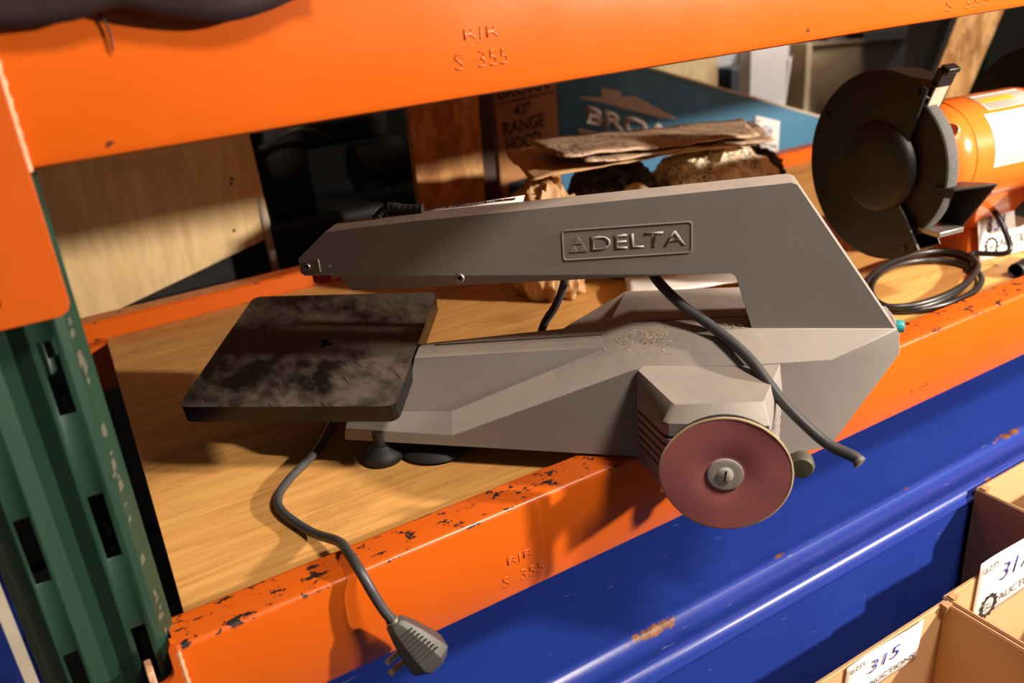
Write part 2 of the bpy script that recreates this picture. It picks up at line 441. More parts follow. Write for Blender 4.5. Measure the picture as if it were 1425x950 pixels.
# ------------------------------------------------------------------ rack beams
def rbeam(label, x0, x1, yf, zt, h, flip=1, stamp=True, mat=ORANGE):
    t = thing('rack_beam', label, 'rack beam', (x0, yf, zt-h))
    f = flip
    prof = [(0, -.006), (.0005, -.0037), (.0018, -.0018), (.0037, -.0005), (.006, 0), (.044, 0), (.047, -.003), (.047, -.021), (.074, -.021), (.077, -.024), (.077, -h+.005), (.072, -h), (.007, -h), (.002, -h+.0022), (0, -h+.008)]
    prof = [(yf+f*a, zt+b) for a, b in prof]
    bm = BM(); extrude_x(bm, prof, x0, x1); obj('beam_body', bm, mat, t, smooth=40)
    return t
BX0, BX1 = .012, 2.75
low = rbeam('orange steel beam along the front edge of the plywood shelf', BX0, BX1, .675, .024, .115)
upb = rbeam('orange steel beam crossing the top of the picture above the saw', BX0, BX1, .675, .562, .115)
rear = rbeam('orange steel beam along the back edge of the plywood shelf', .005, BX1, 1.60, .030, .115, -1)
bm = rear.children[0]
# the rear beam faces its step towards the shelf: ledge in front, top behind
me = rear.children[0].data
bpy.data.objects.remove(rear.children[0])
prof = [(1.572, -.085), (1.572, -.003), (1.575, -.0005), (1.597, -.0005), (1.599, .002), (1.600, .030), (1.604, .034), (1.640, .034), (1.645, .029), (1.645, -.085)]
bm = BM(); extrude_x(bm, prof, .005, BX1); obj('beam_body', bm, ORANGE, rear, smooth=25)
ureb = rbeam('orange steel rear beam carrying the upper shelf, hidden above', -.03, BX1, 1.645, .562, .09, -1)

def stamp(parent, x, z, sx, body, h, y=.675):
    text('stamped_letters', body, (x, y, z), (sx, 0, 0), (0, 0, h), ORANGE, parent, ext=.0006, bold=-.015)
stamp(upb, .356, .4915, .034, 'RJR', .0125)
stamp(upb, .345, .4715, .052, 'S  355', .0135)
stamp(upb, 1.010, .4720, .070, 'RJR', .0125); stamp(upb, 1.005, .4565, .085, 'S  355', .0125)
stamp(low, .347, -.0485, .032, 'RJR', .0125)
stamp(low, .339, -.0725, .052, 'S  355', .0135)
stamp(low, 1.026, -.066, .040, 'S  355', .012)
# upper end connector: plate with a keyhole cut-out, bracket flange, weld bead
L1 = [(-.085, .345+.0), (.004, .345), (.0095, .348), (.0115, .354), (.0115, .62), (-.085, .62)]
hole = rrect(-.080, .358, -.029, .398, .006)
upc = obj('end_connector', flat([L1, hole], .0035, .0008, (0, .672, 0), (1, 0, 0), (0, 0, 1)), ORANGE2, upb)
bm = BM(); rr = random.Random(5)
tube(bm, [(.0125, .671, .4475), (.0125, .6705, .50), (.0125, .671, .56)], lambda s: .0022+.0006*math.sin(s*60), 8, 10)
obj('weld_bead', bm, WELD, upb, label='pale scuffed weld bead')
bm = BM()
for k in range(8): box(bm, .0-.010, .6678, .362+k*.0075, -.002+.0025*(k % 3), .6684, .3652+k*.0075)
obj('scuff_marks', bm, SCUFF, upb, label='grey scraped marks on connector', kind='stuff')
# lower end connector with its upstanding ear and hook
L2 = [(-.016, -.09), (.0130, -.09), (.0130, .0350), (.0095, .0365), (.0065, .030), (.0062, .006), (.004, .0005), (-.004, -.0045), (-.0135, -.005), (-.016, -.008)]
obj('end_connector', flat([L2], .003, .0008, (0, .672, 0), (1, 0, 0), (0, 0, 1)), ORANGE2, low)
bm = BM(); tube(bm, [(.0130, .670, .024), (.0135, .670, -.02), (.0135, .670, -.088)], lambda s: .0024+.0006*math.sin(s*50), 8, 10)
obj('weld_bead', bm, WELD, low, label='pale scuffed weld bead')
bm = BM(); obox(bm, (-.0125, .680, -.006), (1, 0, 0), (0, 1, 0), (0, 0, 1), .006, .02, .04)
obj('connector_hook', bm, WELD, low, label='worn hook tongue in the post slot', bevel=.001)

# ------------------------------------------------------------------ shelves
bm = BM(); hexa(bm, [(.028, .7235, -.018), (2.74, .7235, -.018), (2.74, 1.597, -.018), (.068, 1.597, -.018)], [(.028, .7235, 0), (2.74, .7235, 0), (2.74, 1.597, 0), (.068, 1.597, 0)])
obj('plywood_shelf', bm, PLY, label='tan plywood sheet lying between the front and rear orange beams', cat='shelf', loc=(1.3, 1.16, -.018), bevel=.001)
bm = BM(); box(bm, .02, .725, .543, 2.74, 1.60, .561)  # out of view above the top beam, added to block the ceiling light
obj('unseen_upper_shelf', bm, PLY, label='unseen plywood sheet of the upper shelf, added to block the ceiling light', cat='shelf', loc=(1.3, 1.16, .543))
# black sheeting sagging over the upper beam at the left
bm = BM(); gx = 44; gz = 7; V = []
for i in range(gx+1):
    x = -.10+i*(.34/gx)
    zb = .5385 if x < .06 else (.5385+.006*min(1, (x-.06)/.03) if x < .092 else .5445-.0155*math.sin(min(1, (x-.092)/.135)*math.pi))
    zb += .0008*noise.noise(Vector((x*40, 0, 0)))
    col = []
    for j in range(gz+1):
        z = zb+(.60-zb)*j/gz
        y = .660+.006*noise.noise(Vector((x*16, z*25, 1.3)))-.004*math.sin(j/gz*3.1)
        col.append(bm.verts.new((x, y, z)))
    V.append(col)
for i in range(gx):
    for j in range(gz): bm.faces.new((V[i][j], V[i+1][j], V[i+1][j+1], V[i][j+1]))
o = obj('plastic_sheeting', bm, plain('dark_brown_sheeting', (.03, .018, .02), .35), label='dark plastic sheeting sagging over the left end of top beam', cat='sheeting', loc=(.1, .66, .56), smooth=60)
s = o.modifiers.new('thick', 'SOLIDIFY'); s.thickness = .002; s.offset = 0
bm = BM(); tube(bm, [(.078, .672, .560), (.080, .6715, .545), (.084, .672, .532), (.0835, .6725, .517)], .0008, 6, 6)
obj('hanging_string', bm, DARK, label='thin dark string hanging on top beam below the dark sheeting', cat='string', loc=(.08, .672, .53))

# ------------------------------------------------------------------ scroll saw
OO = Vector((.584, .727, 0)); A_ = math.radians(-42)
U = Vector((math.cos(A_), math.sin(A_), 0)); NN = Vector((-U.y, U.x, 0)); ZZ = Vector((0, 0, 1))
def W(s, t, z): return OO+U*s+NN*t+ZZ*z
saw = thing('scroll_saw', 'grey benchtop scroll saw with tilted black table and red sanding disc', 'scroll saw', OO)
# base: two mirrored halves
HF = dict(D1=(-.027, .075, .168), E=(.150, .075, .1735), R1=(.200, .062, .166), N1=(-.100, .022, .1405), T3n=(.115, .031, .1675), T4n=(.268, .031, .164))
H = dict(T3n=(.115, -.031, .1632), T4n=(.267, -.031, .1632), T05=(-.279, 0, .1250), N05=(-.279, -.0222, .1195), T06=(-.284, 0, .099), N06=(-.284, -.031, .095), T0=(-.362, 0, .093), T1=(-.05, 0, .1415), T2=(-.014, 0, .158), T3=(.115, 0, .165), T4=(.272, 0, .163),
         N0=(-.362, -.033, .089), N1=(-.043, -.031, .1395), D1=(-.009, -.072, .1315), E=(.150, -.066, .1385), R1=(.199, -.06, .140), R3=(.2705, -.031, .157),
         K0=(-.366, -.044, .056), K1=(-.232, -.047, .0605), L0=(-.366, -.064, .042), L1=(-.226, -.073, .042),
         B0=(-.368, -.066, .028), B1=(-.226, -.075, .028), B2=(0, -.085, .028), B3=(.150, -.074, .028), R2=(.204, -.058, .032), R4=(.2735, -.030, .125),
         F0=(-.368, 0, .028), C0=(-.364, 0, .056))
FACES = ['T05 N05 N1 T1', 'T06 N06 N05 T05', 'T0 N0 N06 T06', 'T1 N1 D1 T2', 'T2 D1 E T3n T3', 'T3n E R1 R3 T4n', 'T3 T3n T4n T4', 'N0 K0 K1 N1 N05 N06', 'K0 L0 L1 K1', 'K1 L1 D1 N1', 'L0 B0 B1 L1', 'L1 B1 B2 D1', 'D1 B2 B3 E', 'E B3 R2 R1', 'R1 R2 R4 R3',
         'T0 C0 K0 N0', 'C0 F0 B0 L0 K0']
bm = BM(); vs = {}
def hv(k, sgn):
    s, t, z = H[k]
    if sgn == -1 and k in HF: s, t, z = HF[k]; t = -t
    kk = (k, sgn if abs(t) > 1e-9 else 0)
    if kk not in vs: vs[kk] = bm.verts.new(W(s, t*sgn, z))
    return vs[kk]
for sgn in (1, -1):
    for fc in FACES:
        q = [hv(k, sgn) for k in fc.split()]
        bm.faces.new(q if sgn == 1 else q[::-1])
bm.faces.new([hv('T4n', 1), hv('R3', 1), hv('R4', 1), hv('R4', -1), hv('R3', -1), hv('T4n', -1), hv('T4', 1)])
bmesh.ops.triangulate(bm, faces=[f for f in bm.faces if len(f.verts) > 3])
bmesh.ops.recalc_face_normals(bm, faces=bm.faces[:])
bmesh.ops.dissolve_limit(bm, angle_limit=math.radians(2), verts=bm.verts[:], edges=bm.edges[:])
bo = obj('base_housing', bm, SAW, saw, smooth=28, bevel=.0032, seg=3)
# moulding seam along the middle of base
bm = BM(); rr = .0007
for a, b in (((-.258, 0, .1275), (-.05, 0, .1417)), ((-.014, 0, .1582), (.112, 0, .1649))):
    obox(bm, (W(*a)+W(*b))/2, W(*b)-W(*a), NN, (0, 0, 1), (W(*b)-W(*a)).length, .0008, .0012)
obj('housing_seam', bm, DARK2, saw, label='dark joint line between housing halves')
# arm and riser in one casting
near = [(-.403, .252), (-.364, .2835), (-.319, .2885), (-.258, .2940), (-.134, .3030), (.152, .3245), (.158, .322), (.268, .1590), (.119, .1590), (.0995, .223), (.095, .2275), (.043, .2265), (-.141, .2275), (-.354, .2290), (-.357, .2305), (-.398, .2305), (-.403, .234)]
mid = list(near); mid[10] = (.0945, .2268); mid[11] = (.043, .2245); mid[12] = (-.141, .2165); mid[13] = (-.345, .2085)
bm = BM()
def ring(pts, t): return [bm.verts.new(W(s, t, z)) for s, z in pts]
r0 = ring(near, -.030); r1 = ring(mid, -.022); r2 = ring(mid, .009); 
far = [(s, z-(.004 if z > .24 and s < .2 else 0)) for s, z in near]
r3 = ring(far, .015); n = len(near)
bm.faces.new(r0); bm.faces.new(r3[::-1])
for a, b in ((r0, r1), (r1, r2), (r2, r3)):
    for i in range(n): bm.faces.new((a[i], b[i], b[(i+1) % n], a[(i+1) % n]))
obj('arm_housing', bm, SAW, saw, smooth=28, bevel=.0028, seg=3)
# maker's badge: raised frame, triangle and lettering
T_ = -.0302
bo_ = Vector(W(-.087, T_, .2445)); bx = W(.053, T_, .2515)-W(-.087, T_, .2445); by = W(-.087, T_, .2795)-W(-.087, T_, .2445)
bw, bh = bx.length, by.length
fr = flat([rrect(0, 0, bw, bh, .004), rrect(.0011, .0011, bw-.0011, bh-.0011, .003)], .0004, .0002, bo_, bx, (0, 0, 1))
badge = obj('badge_frame', fr, SAW, saw, smooth=0)
bxn, byn = bx.normalized(), by.normalized()
text('badge_lettering', 'DELTA', bo_+bxn*.0315+byn*.0095, bxn*(bw-.038), byn*.0165, SAW, badge, ext=.00045, bold=.004)
tri = lambda cx, cy, w_, h_: [(cx-w_/2, cy), (cx+w_/2, cy), (cx, cy+h_)]
for cx, cy, w_, h_ in ((.0125, .0095, .0098, .0082), (.0228, .0095, .0098, .0082), (.01765, .0185, .0098, .0082)):
    big = tri(cx, cy, w_, h_)
    obj('badge_triangle', flat([big], .0005, .0001, bo_, bxn, ZZ), SAW, badge, smooth=0)
# bolts on arm
def bolt(s, t, z, r, mat=STEEL, name='bolt'):
    bm = BM(); lathe(bm, W(s, t, z), -NN, [(-.004, r), (.002, r), (.0032, r*.86), (.0032, r*.52), (.0008, r*.48), (.0008, 0)], 20)
    p = obj(name, bm, mat, saw, smooth=40)
    bm = BM(); lathe(bm, W(s, t, z), -NN, [(.0009, r*.46), (.0011, r*.46), (.0011, 0)], 6); obj('hex_socket', bm, BLACK, p, smooth=0)
bolt(-.208, -.0285, .2255, .0058)
bolt(-.393, -.0292, .2425, .0042)
bm = BM(); obox(bm, W(-.378, -.0302, .2435), U, NN, ZZ, .0016, .001, .016); obj('cast_line', bm, CHROME, saw, label='bright scraped line near arm tip')
bm = BM(); lathe(bm, W(-.365, -.0302, .2425), -NN, [(0, .0012), (.0004, .0012), (.0004, 0)], 8); obj('pin', bm, CHROME, saw)
# blade clamp below the arm tip, blade
bm = BM(); obox(bm, W(-.383, -.006, .2225), U, NN, ZZ, .024, .026, .012); obox(bm, W(-.378, -.006, .2285), U, NN, ZZ, .030, .02, .008)
obj('blade_clamp', bm, RED, saw, label='red plastic blade clamp', bevel=.0025)
# bellows and paper label on top of the arm
bm = BM(); tube(bm, [W(-.312, .004, .288), W(-.302, .006, .297), W(-.292, .006, .302), W(-.275, .006, .299), W(-.254, .006, .2985)], lambda s: .0055+.0004*math.sin(s*70), 12, 8)
obj('air_hose', bm, RUBBER, saw, label='black ribbed air hose stub on arm top')
bm = BM(); hexa(bm, [W(-.262, .004, .297), W(-.145, .004, .306), W(-.145, .035, .309), W(-.262, .035, .300)], [W(-.262, .004, .2976), W(-.145, .004, .3066), W(-.145, .035, .3096), W(-.262, .035, .3006)])
bm.free(); bm = BM()
ys = [(-.272, .2945), (-.24, .2990), (-.20, .3035), (-.135, .3115)]
lo = [bm.verts.new(W(s, .008, .2925+(s+.272)*.0755)) for s, z in ys]; hi = [bm.verts.new(W(s, .022, z-.0045)) for s, z in ys]
for i in range(3): bm.faces.new((lo[i], lo[i+1], hi[i+1], hi[i]))
lab = obj('paper_label', bm, PAPER, saw, label='white printed paper label on arm top', smooth=60)
m_ = lab.modifiers.new('t', 'SOLIDIFY'); m_.thickness = .0006
text('label_print', 'WARNING: READ INSTRUCTIONS', W(-.262, .013, .2940), W(-.145, .013, .3035)-W(-.262, .013, .2940), Vector(W(-.262, .020, .2950)-W(-.262, .013, .2935))*.7, INK, lab, ext=.0006, lift=.0003)
# table: heading -39.3 deg, tilted about its long axis
ta = math.radians(-39.3); tu = Vector((math.cos(ta), math.sin(ta), 0)); tn = Vector((-tu.y, tu.x, 0)); tl = .1885
tm = tn*math.cos(tl)+ZZ*math.sin(tl); tz = tu.cross(tm).normalized()
TC = Vector((.2765, 1.0085, .1245)); tw, tlen = .2475, .268
HOLE = [(.006, -.006), (.012, -.006), (.012, .0), (.020, .0), (.020, .005), (.012, .005), (.012, .013), (.004, .013), (.004, .004), (.006, .004)]
TO = TC-tz*.004
tb = obj('work_table', flat([rrect(-tlen/2, -tw/2, tlen/2, tw/2, .012), HOLE], .004, .0, TO, tu, tm), TABLE, saw, label='black tilted work table with dusty smears', smooth=35, bevel=.0018)
out = rrect(-tlen/2, -tw/2, tlen/2, tw/2, .012); inn = rrect(-tlen/2+.006, -tw/2+.006, tlen/2-.006, tw/2-.006, .008)
obj('table_skirt', flat([out, inn], .0075, .0, TC-tz*.0155, tu, tm), TABLE, tb, smooth=35, bevel=.0012)
bm = BM(); obox(bm, TC-tz*.028-tu*.01, tu, tm, tz, .09, .07, .04); obox(bm, W(-.39, 0, .075), U, NN, ZZ, .05, .03, .07)
obj('tilt_bracket', bm, BLACK, saw, label='black table tilt bracket', bevel=.004)
bm = BM(); obox(bm, TC+tu*.115-tm*.005-tz*.03, tu, tm, tz, .026, .10, .02)
obj('support_rib', bm, BLACK, tb, bevel=.002)
# motor cover with vent grooves
def loft(bm, rings, cap=True):
    R = [[bm.verts.new(p) for p in r] for r in rings]; n = len(R[0])
    for a, b in zip(R, R[1:]):
        for i in range(n): bm.faces.new((a[i], a[(i+1) % n], b[(i+1) % n], b[i]))
    if cap: bm.faces.new(R[0][::-1]); bm.faces.new(R[-1])
    return bm
def cover_ring(z, ins, taper=0):
    pts = [(.010, -.060), (-.006, -.082), (.024, -.136), (.030, -.141), (.1300, -.141), (.1310, -.1402), (.150, -.066), (.148, -.055)]
    cx, cy = .07, -.06
    return [W(s+(cx-s)*ins*8, t+(cy-t)*ins*9, z) for s, t in pts]
bm = BM(); rings = [cover_ring(.022, .0)]
z = .040
rings.append(cover_ring(z, 0))
for k in range(5):
    z0 = .0425+k*.0105
    rings += [cover_ring(z0, 0), cover_ring(z0, .0085), cover_ring(z0+.0042, .0085), cover_ring(z0+.0042, 0)]
rings.append(cover_ring(.1035, 0))
topr = [(.012, -.050, .1385), (-.004, -.076, .1325), (.033, -.122, .1185), (.037, -.1255, .1175), (.1240, -.1255, .1230), (.1252, -.1245, .1234), (.146, -.064, .1375), (.144, -.050, .1405)]
rings.append([W(*p) for p in topr])
loft(bm, rings)
obj('motor_cover', bm, SAW, saw, label='grey motor cover with horizontal vent grooves', smooth=28, bevel=.0012)
# sanding disc
DC = W(.0870, -.165, .061)
bm = BM(); lathe(bm, DC, -NN, [(-.026, .014), (-.012, .014), (-.0115, .062), (-.003, .0635), (-.003, 0)], 48)
plate = obj('backing_plate', bm, BLACK, saw, label='black backing plate of sanding disc', smooth=40)
a, b = frame(-NN); bm = BM(); n = 96; rr = random.Random(2)
def dpt(r, i, off):
    th = 2*math.pi*i/n
    wob = 1+.018*noise.noise(Vector((math.cos(th)*1.2, math.sin(th)*1.2, 4)))+.004*noise.noise(Vector((math.cos(th)*9, math.sin(th)*9, 1)))
    if r < .03: wob = 1
    lip = off+(.004*noise.noise(Vector((math.cos(th)*.9, math.sin(th)*.9, 8))) if r > .05 else 0)
    return DC+(a*math.cos(th)+b*math.sin(th))*r*wob-NN*lip
rad = [(.010, .0006), (.0175, .0008), (.0215, .0022), (.045, .0026), (.0655, .0030)]
rings = [[bm.verts.new(dpt(r, i, off)) for i in range(n)] for r, off in rad]
for p, q in zip(rings, rings[1:]):
    for i in range(n): bm.faces.new((p[i], p[(i+1) % n], q[(i+1) % n], q[i]))
disc = obj('sanding_disc', bm, SAND, saw, label='dark red abrasive disc', smooth=60)
bm = BM(); q0 = [bm.verts.new(dpt(.0648, i, .0034)) for i in range(n)]; q1 = [bm.verts.new(dpt(.0664, i, .0030)) for i in range(n)]; q2 = [bm.verts.new(dpt(.0662, i, .0014)) for i in range(n)]; q3 = [bm.verts.new(dpt(.02, i, -.001)) for i in range(n)]
for p, q in ((q0, q1), (q1, q2), (q2, q3)):
    for i in range(n): bm.faces.new((p[i], p[(i+1) % n], q[(i+1) % n], q[i]))
obj('paper_backing', bm, SANDEDGE, disc, label='tan frayed paper rim', smooth=60)
bm = BM(); lathe(bm, DC, -NN, [(.0005, .0185), (.0035, .0180), (.0042, .0165), (.0030, .0095), (.0030, 0)], 36)
wash = obj('washer', bm, CHROME, disc, label='bright steel washer', smooth=40)
bm = BM(); lathe(bm, DC, -NN, [(.0028, .0080), (.0050, .0078), (.0060, .0066), (.0062, 0)], 28)
obj('disc_screw', bm, CHROME, disc, label='steel slotted screw', smooth=40)
bm = BM(); obox(bm, DC-NN*.0061, Vector((.12, -.1, 1)), -NN.cross(ZZ), NN, .0135, .0014, .0012); obj('screw_slot', bm, BLACK, disc)
# knobs and feet
bm = BM(); lathe(bm, W(.172, -.072, .018), -NN, [(-.03, .006), (-.008, .007), (-.006, .014), (.006, .0150), (.012, .012), (.013, 0)], 14)
obj('tension_knob', bm, OLIVE, saw, label='dark knob beside sanding disc', smooth=35)
bm = BM(); lathe(bm, W(.276, .006, .150), U, [(-.02, .006), (-.004, .006), (.000, .0075), (.006, .0065), (.008, 0)], 16)
obj('rear_knob', bm, TEAL, saw, label='small teal plastic knob', smooth=35)
def foot(s, t, r, h, z0=0.0005):
    bm = BM(); lathe(bm, W(s, t, z0), ZZ, [(0, 0), (0, r*.9), (.004, r), (.010, r*.94), (.016, r*.55), (.020, .010), (h, .010), (h, 0)], 32)
    obj('rubber_foot', bm, RUBBER, saw, smooth=50)
foot(-.322, -.062, .027, .040); foot(-.262, -.028, .050, .036); foot(-.322, .055, .027, .040); foot(.0, .035, .030, .032)
foot(.055, -.035, .016, .008, .0238)
# cords: hose hanging over the deck, power cord down behind the base and out to the front
hose = [W(.004, .030, .222), W(.012, .012, .208), W(.040, -.012, .186), W(.0705, -.030, .1690), W(.112, -.068, .146), W(.147, -.110, .1130), W(.185, -.140, .0860), W(.210, -.155, .0790), W(.2155, -.160, .0755)]
bm = BM(); tube(bm, hose, .0060, 14, 8); obj('blower_hose', bm, CORD, saw, label='grey black blower hose with open end hanging over deck', smooth=60)
bm = BM(); lathe(bm, W(.2135, -.1585, .0767), (W(.2155, -.160, .0755)-W(.210, -.155, .0790)), [(0, .0066), (.002, .0068), (.004, .0064), (.0045, .003), (.0045, 0)], 14)
obj('hose_tip', bm, plain('worn_hose_end', (.12, .11, .10), .6), saw, label='worn grey hose tip', smooth=50)
pc = [W(-.092, .035, .24), W(-.098, .04, .194), W(-.112, .045, .16), W(-.131, .05, .128), W(-.15, .06, .06), W(-.19, .075, .012), W(-.26, .10, .0065), W(-.36, .09, .0065),
      (.310, 1.055, .0065), (.278, 1.013, .0065), (.237, .957, .0065), (.191, .917, .0065), (.1655, .884, .0065), (.1605, .849, .0065), (.174, .792, .0075), (.186, .735, .024), (.1845, .700, .0330), (.1835, .668, .0335), (.1865, .655, .019), (.193, .648, -.004), (.2005, .643, -.0225)]
bm = BM(); tube(bm, pc, .0052, 12, 8); obj('power_cord', bm, CORD, saw, label='grey black power cord snaking to the front beam', smooth=60)
# plug: wedge body with ribbed grip
PB = Vector((.2005, .643, -.0225)); PT = Vector((.2215, .630, -.066))
pd = Vector((.0225, -.010, -.050)).normalized()     # cord to nose
px_ = (right*.86+up*.42+fwd*.28); px_ = (px_-pd*px_.dot(pd)).normalized(); py_ = pd.cross(px_).normalized()
if py_.dot(fwd) > 0: py_ = -py_
plug = None
bm = BM(); R_p = []
for d, wa, wb in ((.0, .0062, .0062), (.004, .0100, .0090), (.022, .0155, .0130), (.046, .0205, .0180), (.0560, .0215, .0185), (.064, .0140, .0160)):
    c = PB+pd*d+px_*(.003*d/.05)
    R_p.append([c+px_*wa*i+py_*wb*j for i, j in ((-1, -.6), (-.45, -1), (.45, -1), (1, -.6), (1, .6), (.45, 1), (-.45, 1), (-1, .6))])
loft(bm, R_p); plug = obj('plug', bm, plain('grey_plug', (.05, .048, .045), .5), saw, label='grey three pin plug', smooth=25, bevel=.0008)
for k in range(8):
    d = .012+k*.0045; c = PB+pd*d+px_*(.003*d/.05)+py_*(.0112+.0062*(d-.012)/.032)
    bm = BM(); obox(bm, c+px_*.004, px_, pd, py_, .012+.012*k/8, .0013, .0016); obj('grip_rib', bm, plug.data.materials[0], plug, smooth=0)
bm = BM(); lathe(bm, PB, pd, [(-.004, .0058), (-.003, .0068), (-.0015, .0068), (-.001, .0058), (.001, .0058), (.0015, .0072), (.003, .0072)], 14)
obj('strain_relief', bm, STEEL, plug, label='pale strain relief ring', smooth=30)
for k, (d, m__) in enumerate(((.034, STEEL), (.046, BRASS))):
    c = PB+pd*d-px_*(.018+.004*k)-py_*.004
    bm = BM(); obox(bm, c-px_*.004, px_, py_, pd, .020, .0016, .0065); obj('prong', bm, m__, plug, smooth=0)
# sawdust left lying on the deck
bm = BM(); rr = random.Random(11)
for k in range(230):
    q = rr.random()
    if q < .5: s, t = rr.gauss(.012, .013), rr.gauss(-.034, .010)
    elif q < .8: s, t = rr.gauss(.105, .012), rr.gauss(-.02, .004)
    else: s, t = rr.gauss(-.03, .01), rr.gauss(-.015, .01)
    t = max(-.06, min(-.004, t)); lift_ = .0016 if s > -.012 else 0
    fr_ = max(0, min(1, (s+.014)/.129)); zc = .158+.007*fr_ if s > -.012 else .1415+(s+.05)*.45
    zn = .1315+.007*fr_; z = zc+(zn-zc)*max(0, (-t-.031)/.04)+lift_*.4
    if s < -.012: z = .1415+(s+.05)*.4-abs(t)*.12
    c = W(s, t, z); r = rr.uniform(.0003, .0009)
    obox(bm, c, (rr.random(), rr.random(), .1), (rr.random(), -rr.random(), .2), (.1, .2, 1), r*2.2, r, r*.7)
obj('sawdust', bm, DUST, label='yellow sawdust crumbs scattered on the grey saw deck', cat='sawdust', kind='stuff', loc=W(.03, -.03, .15), smooth=0)

# ------------------------------------------------------------------ bench grinder
ga = math.radians(-7); GA = Vector((math.cos(ga), math.sin(ga), 0)); GE = Vector((-GA.y, GA.x, 0)); GC = Vector((1.166, .867, .214))
gr = thing('bench_grinder', 'orange bench grinder with big black wheel guard on the plywood', 'grinder', (1.45, .86, 0))
def G(o, e, z): return GC+GA*o+GE*e+ZZ*z
def guard(off, sgn):
    # outline in (front, up) coords: front = -GE
    r = .146
    L = arc(r, 58, 310, 60)+[(.062, -.066)]+arc(.066, -47, 40, 10)+[(.052, .042)]
    x = -GE if sgn > 0 else -GE
    return flat([L], .0018, .0006, G(off, 0, 0), -GE, ZZ)
g1 = obj('wheel_guard', guard(0, 1), BLACKM, gr, label='black steel guard of near wheel', smooth=30)
bm = BM(); n = 56
pts = arc(.1445, 60, 308, n)
r0 = [[bm.verts.new(G(o, -x*k, y*k)) for x, y in pts] for o, k in ((0.001, 1), (.048, 1), (.048, .985), (0.001, .985))]
for i in range(n):
    for a_, b_ in ((0, 1), (1, 2), (2, 3)): bm.faces.new((r0[a_][i], r0[a_][i+1], r0[b_][i+1], r0[b_][i]))
obj('guard_rim', bm, BLACKM, g1, smooth=40)
obj('guard_back', flat([arc(.144, 60, 308, 60)+[(.05, -.05)]+arc(.05, -45, 45, 6)], .001, .0003, G(.050, 0, 0), -GE, ZZ), BLACKM, g1)
bm = BM(); lathe(bm, G(0, 0, 0), -GA, [(-.002, .072), (.004, .071), (.010, .066), (.013, .060), (.014, .03), (.014, 0)], 48)
obj('guard_cap', bm, BLACKM, g1, label='domed cap over wheel nut', smooth=50)
for th in (62, 150, 300, 208):
    bm = BM(); x, y = .134*math.cos(math.radians(th)), .134*math.sin(math.radians(th)); lathe(bm, G(-.001, -x, y), -GA, [(0, .005), (.004, .0045), (.004, 0)], 12); obj('guard_screw', bm, BLACK, g1)
bm = BM(); lathe(bm, G(.010, 0, 0), GA, [(0, 0), (0, .055), (.0, .118), (.002, .120)], 64); wl = obj('grinding_wheel', bm, plain('dark_wheel_face', (.02, .02, .022), .7), gr, label='dark grinding wheel with pale gritty rim', smooth=40)
bm = BM(); lathe(bm, G(.010, 0, 0), GA, [(.002, .120), (.003, .1205), (.021, .1205), (.023, .119), (.023, .03)], 64); obj('wheel_rim', bm, GRIT, wl, label='grey gritty wheel rim', smooth=40)
# motor
bm = BM(); lathe(bm, G(0, 0, 0), GA, [(.055, .03), (.056, .050), (.062, .064), (.075, .075), (.092, .082), (.110, .0845), (.112, .0835), (.114, .0850), (.285, .0850), (.287, .0835), (.289, .0845), (.305, .082), (.322, .074), (.333, .06), (.34, .03)], 64)
mot = obj('motor_body', bm, GORANGE, gr, label='glossy orange motor body', smooth=35)
bm = BM(); lathe(bm, G(.085, -.055, .048), (GE*-.5-GA*.65+ZZ*.4), [(.0, .010), (.012, .012), (.014, .010), (.006, .008), (.004, 0)], 20)
obj('bolt_well', bm, plain('light_orange_well', (.75, .25, .08), .35), mot, label='recessed end bell bolt well', smooth=40)
def patch(o0, o1, a0, a1, r, mat, name, parent, n=10, label=None):
    bm = BM(); q = []
    for i in range(n+1):
        th = math.radians(a0+(a1-a0)*i/n); e, z = -math.cos(th)*r, math.sin(th)*r
        q.append((bm.verts.new(G(o0, e, z)), bm.verts.new(G(o1, e, z))))
    for i in range(n): bm.faces.new((q[i][0], q[i][1], q[i+1][1], q[i+1][0]))
    return obj(name, bm, mat, parent, label=label, smooth=60)
pl = patch(.165, .275, 54, 86, .0856, LABELG, 'rating_label', mot, label='grey and orange label on motor top')
patch(.170, .240, 65, 74, .0860, LABELO, 'label_stripe', pl); patch(.168, .270, 79, 83, .0860, PAPER, 'label_line', pl)
for k in range(3): patch(.170, .230+.01*(k % 2), 56+3*k, 57.2+3*k, .0860, INKG, 'label_line', pl)
pw = patch(.150, .278, -8, 50, .0856, LABELW, 'warning_label', mot, label='cream printed label on motor front')
for k in range(11): patch(.156, .268-.012*(k % 3), -4+4.6*k, -2.6+4.6*k, .0859, plain('faded_print', (.58, .40, .22), .6) if k == 0 else bpy.data.materials['faded_print'], 'label_line', pw, 4)
# base and foot
bm = BM(); hexa(bm, [G(.255, .020, -.2138), G(.42, .020, -.2138), G(.42, .16, -.2138), G(.255, .16, -.2138)], [G(.265, .030, -.160), G(.41, .030, -.160), G(.41, .14, -.160), G(.265, .14, -.160)])
hexa(bm, [G(.265, .030, -.160), G(.41, .030, -.160), G(.41, .14, -.160), G(.265, .14, -.160)], [G(.20, -.03, -.075), G(.33, -.03, -.075), G(.33, .06, -.075), G(.20, .06, -.075)])
obj('grinder_base', bm, GORANGE, gr, label='orange cast base', bevel=.004)
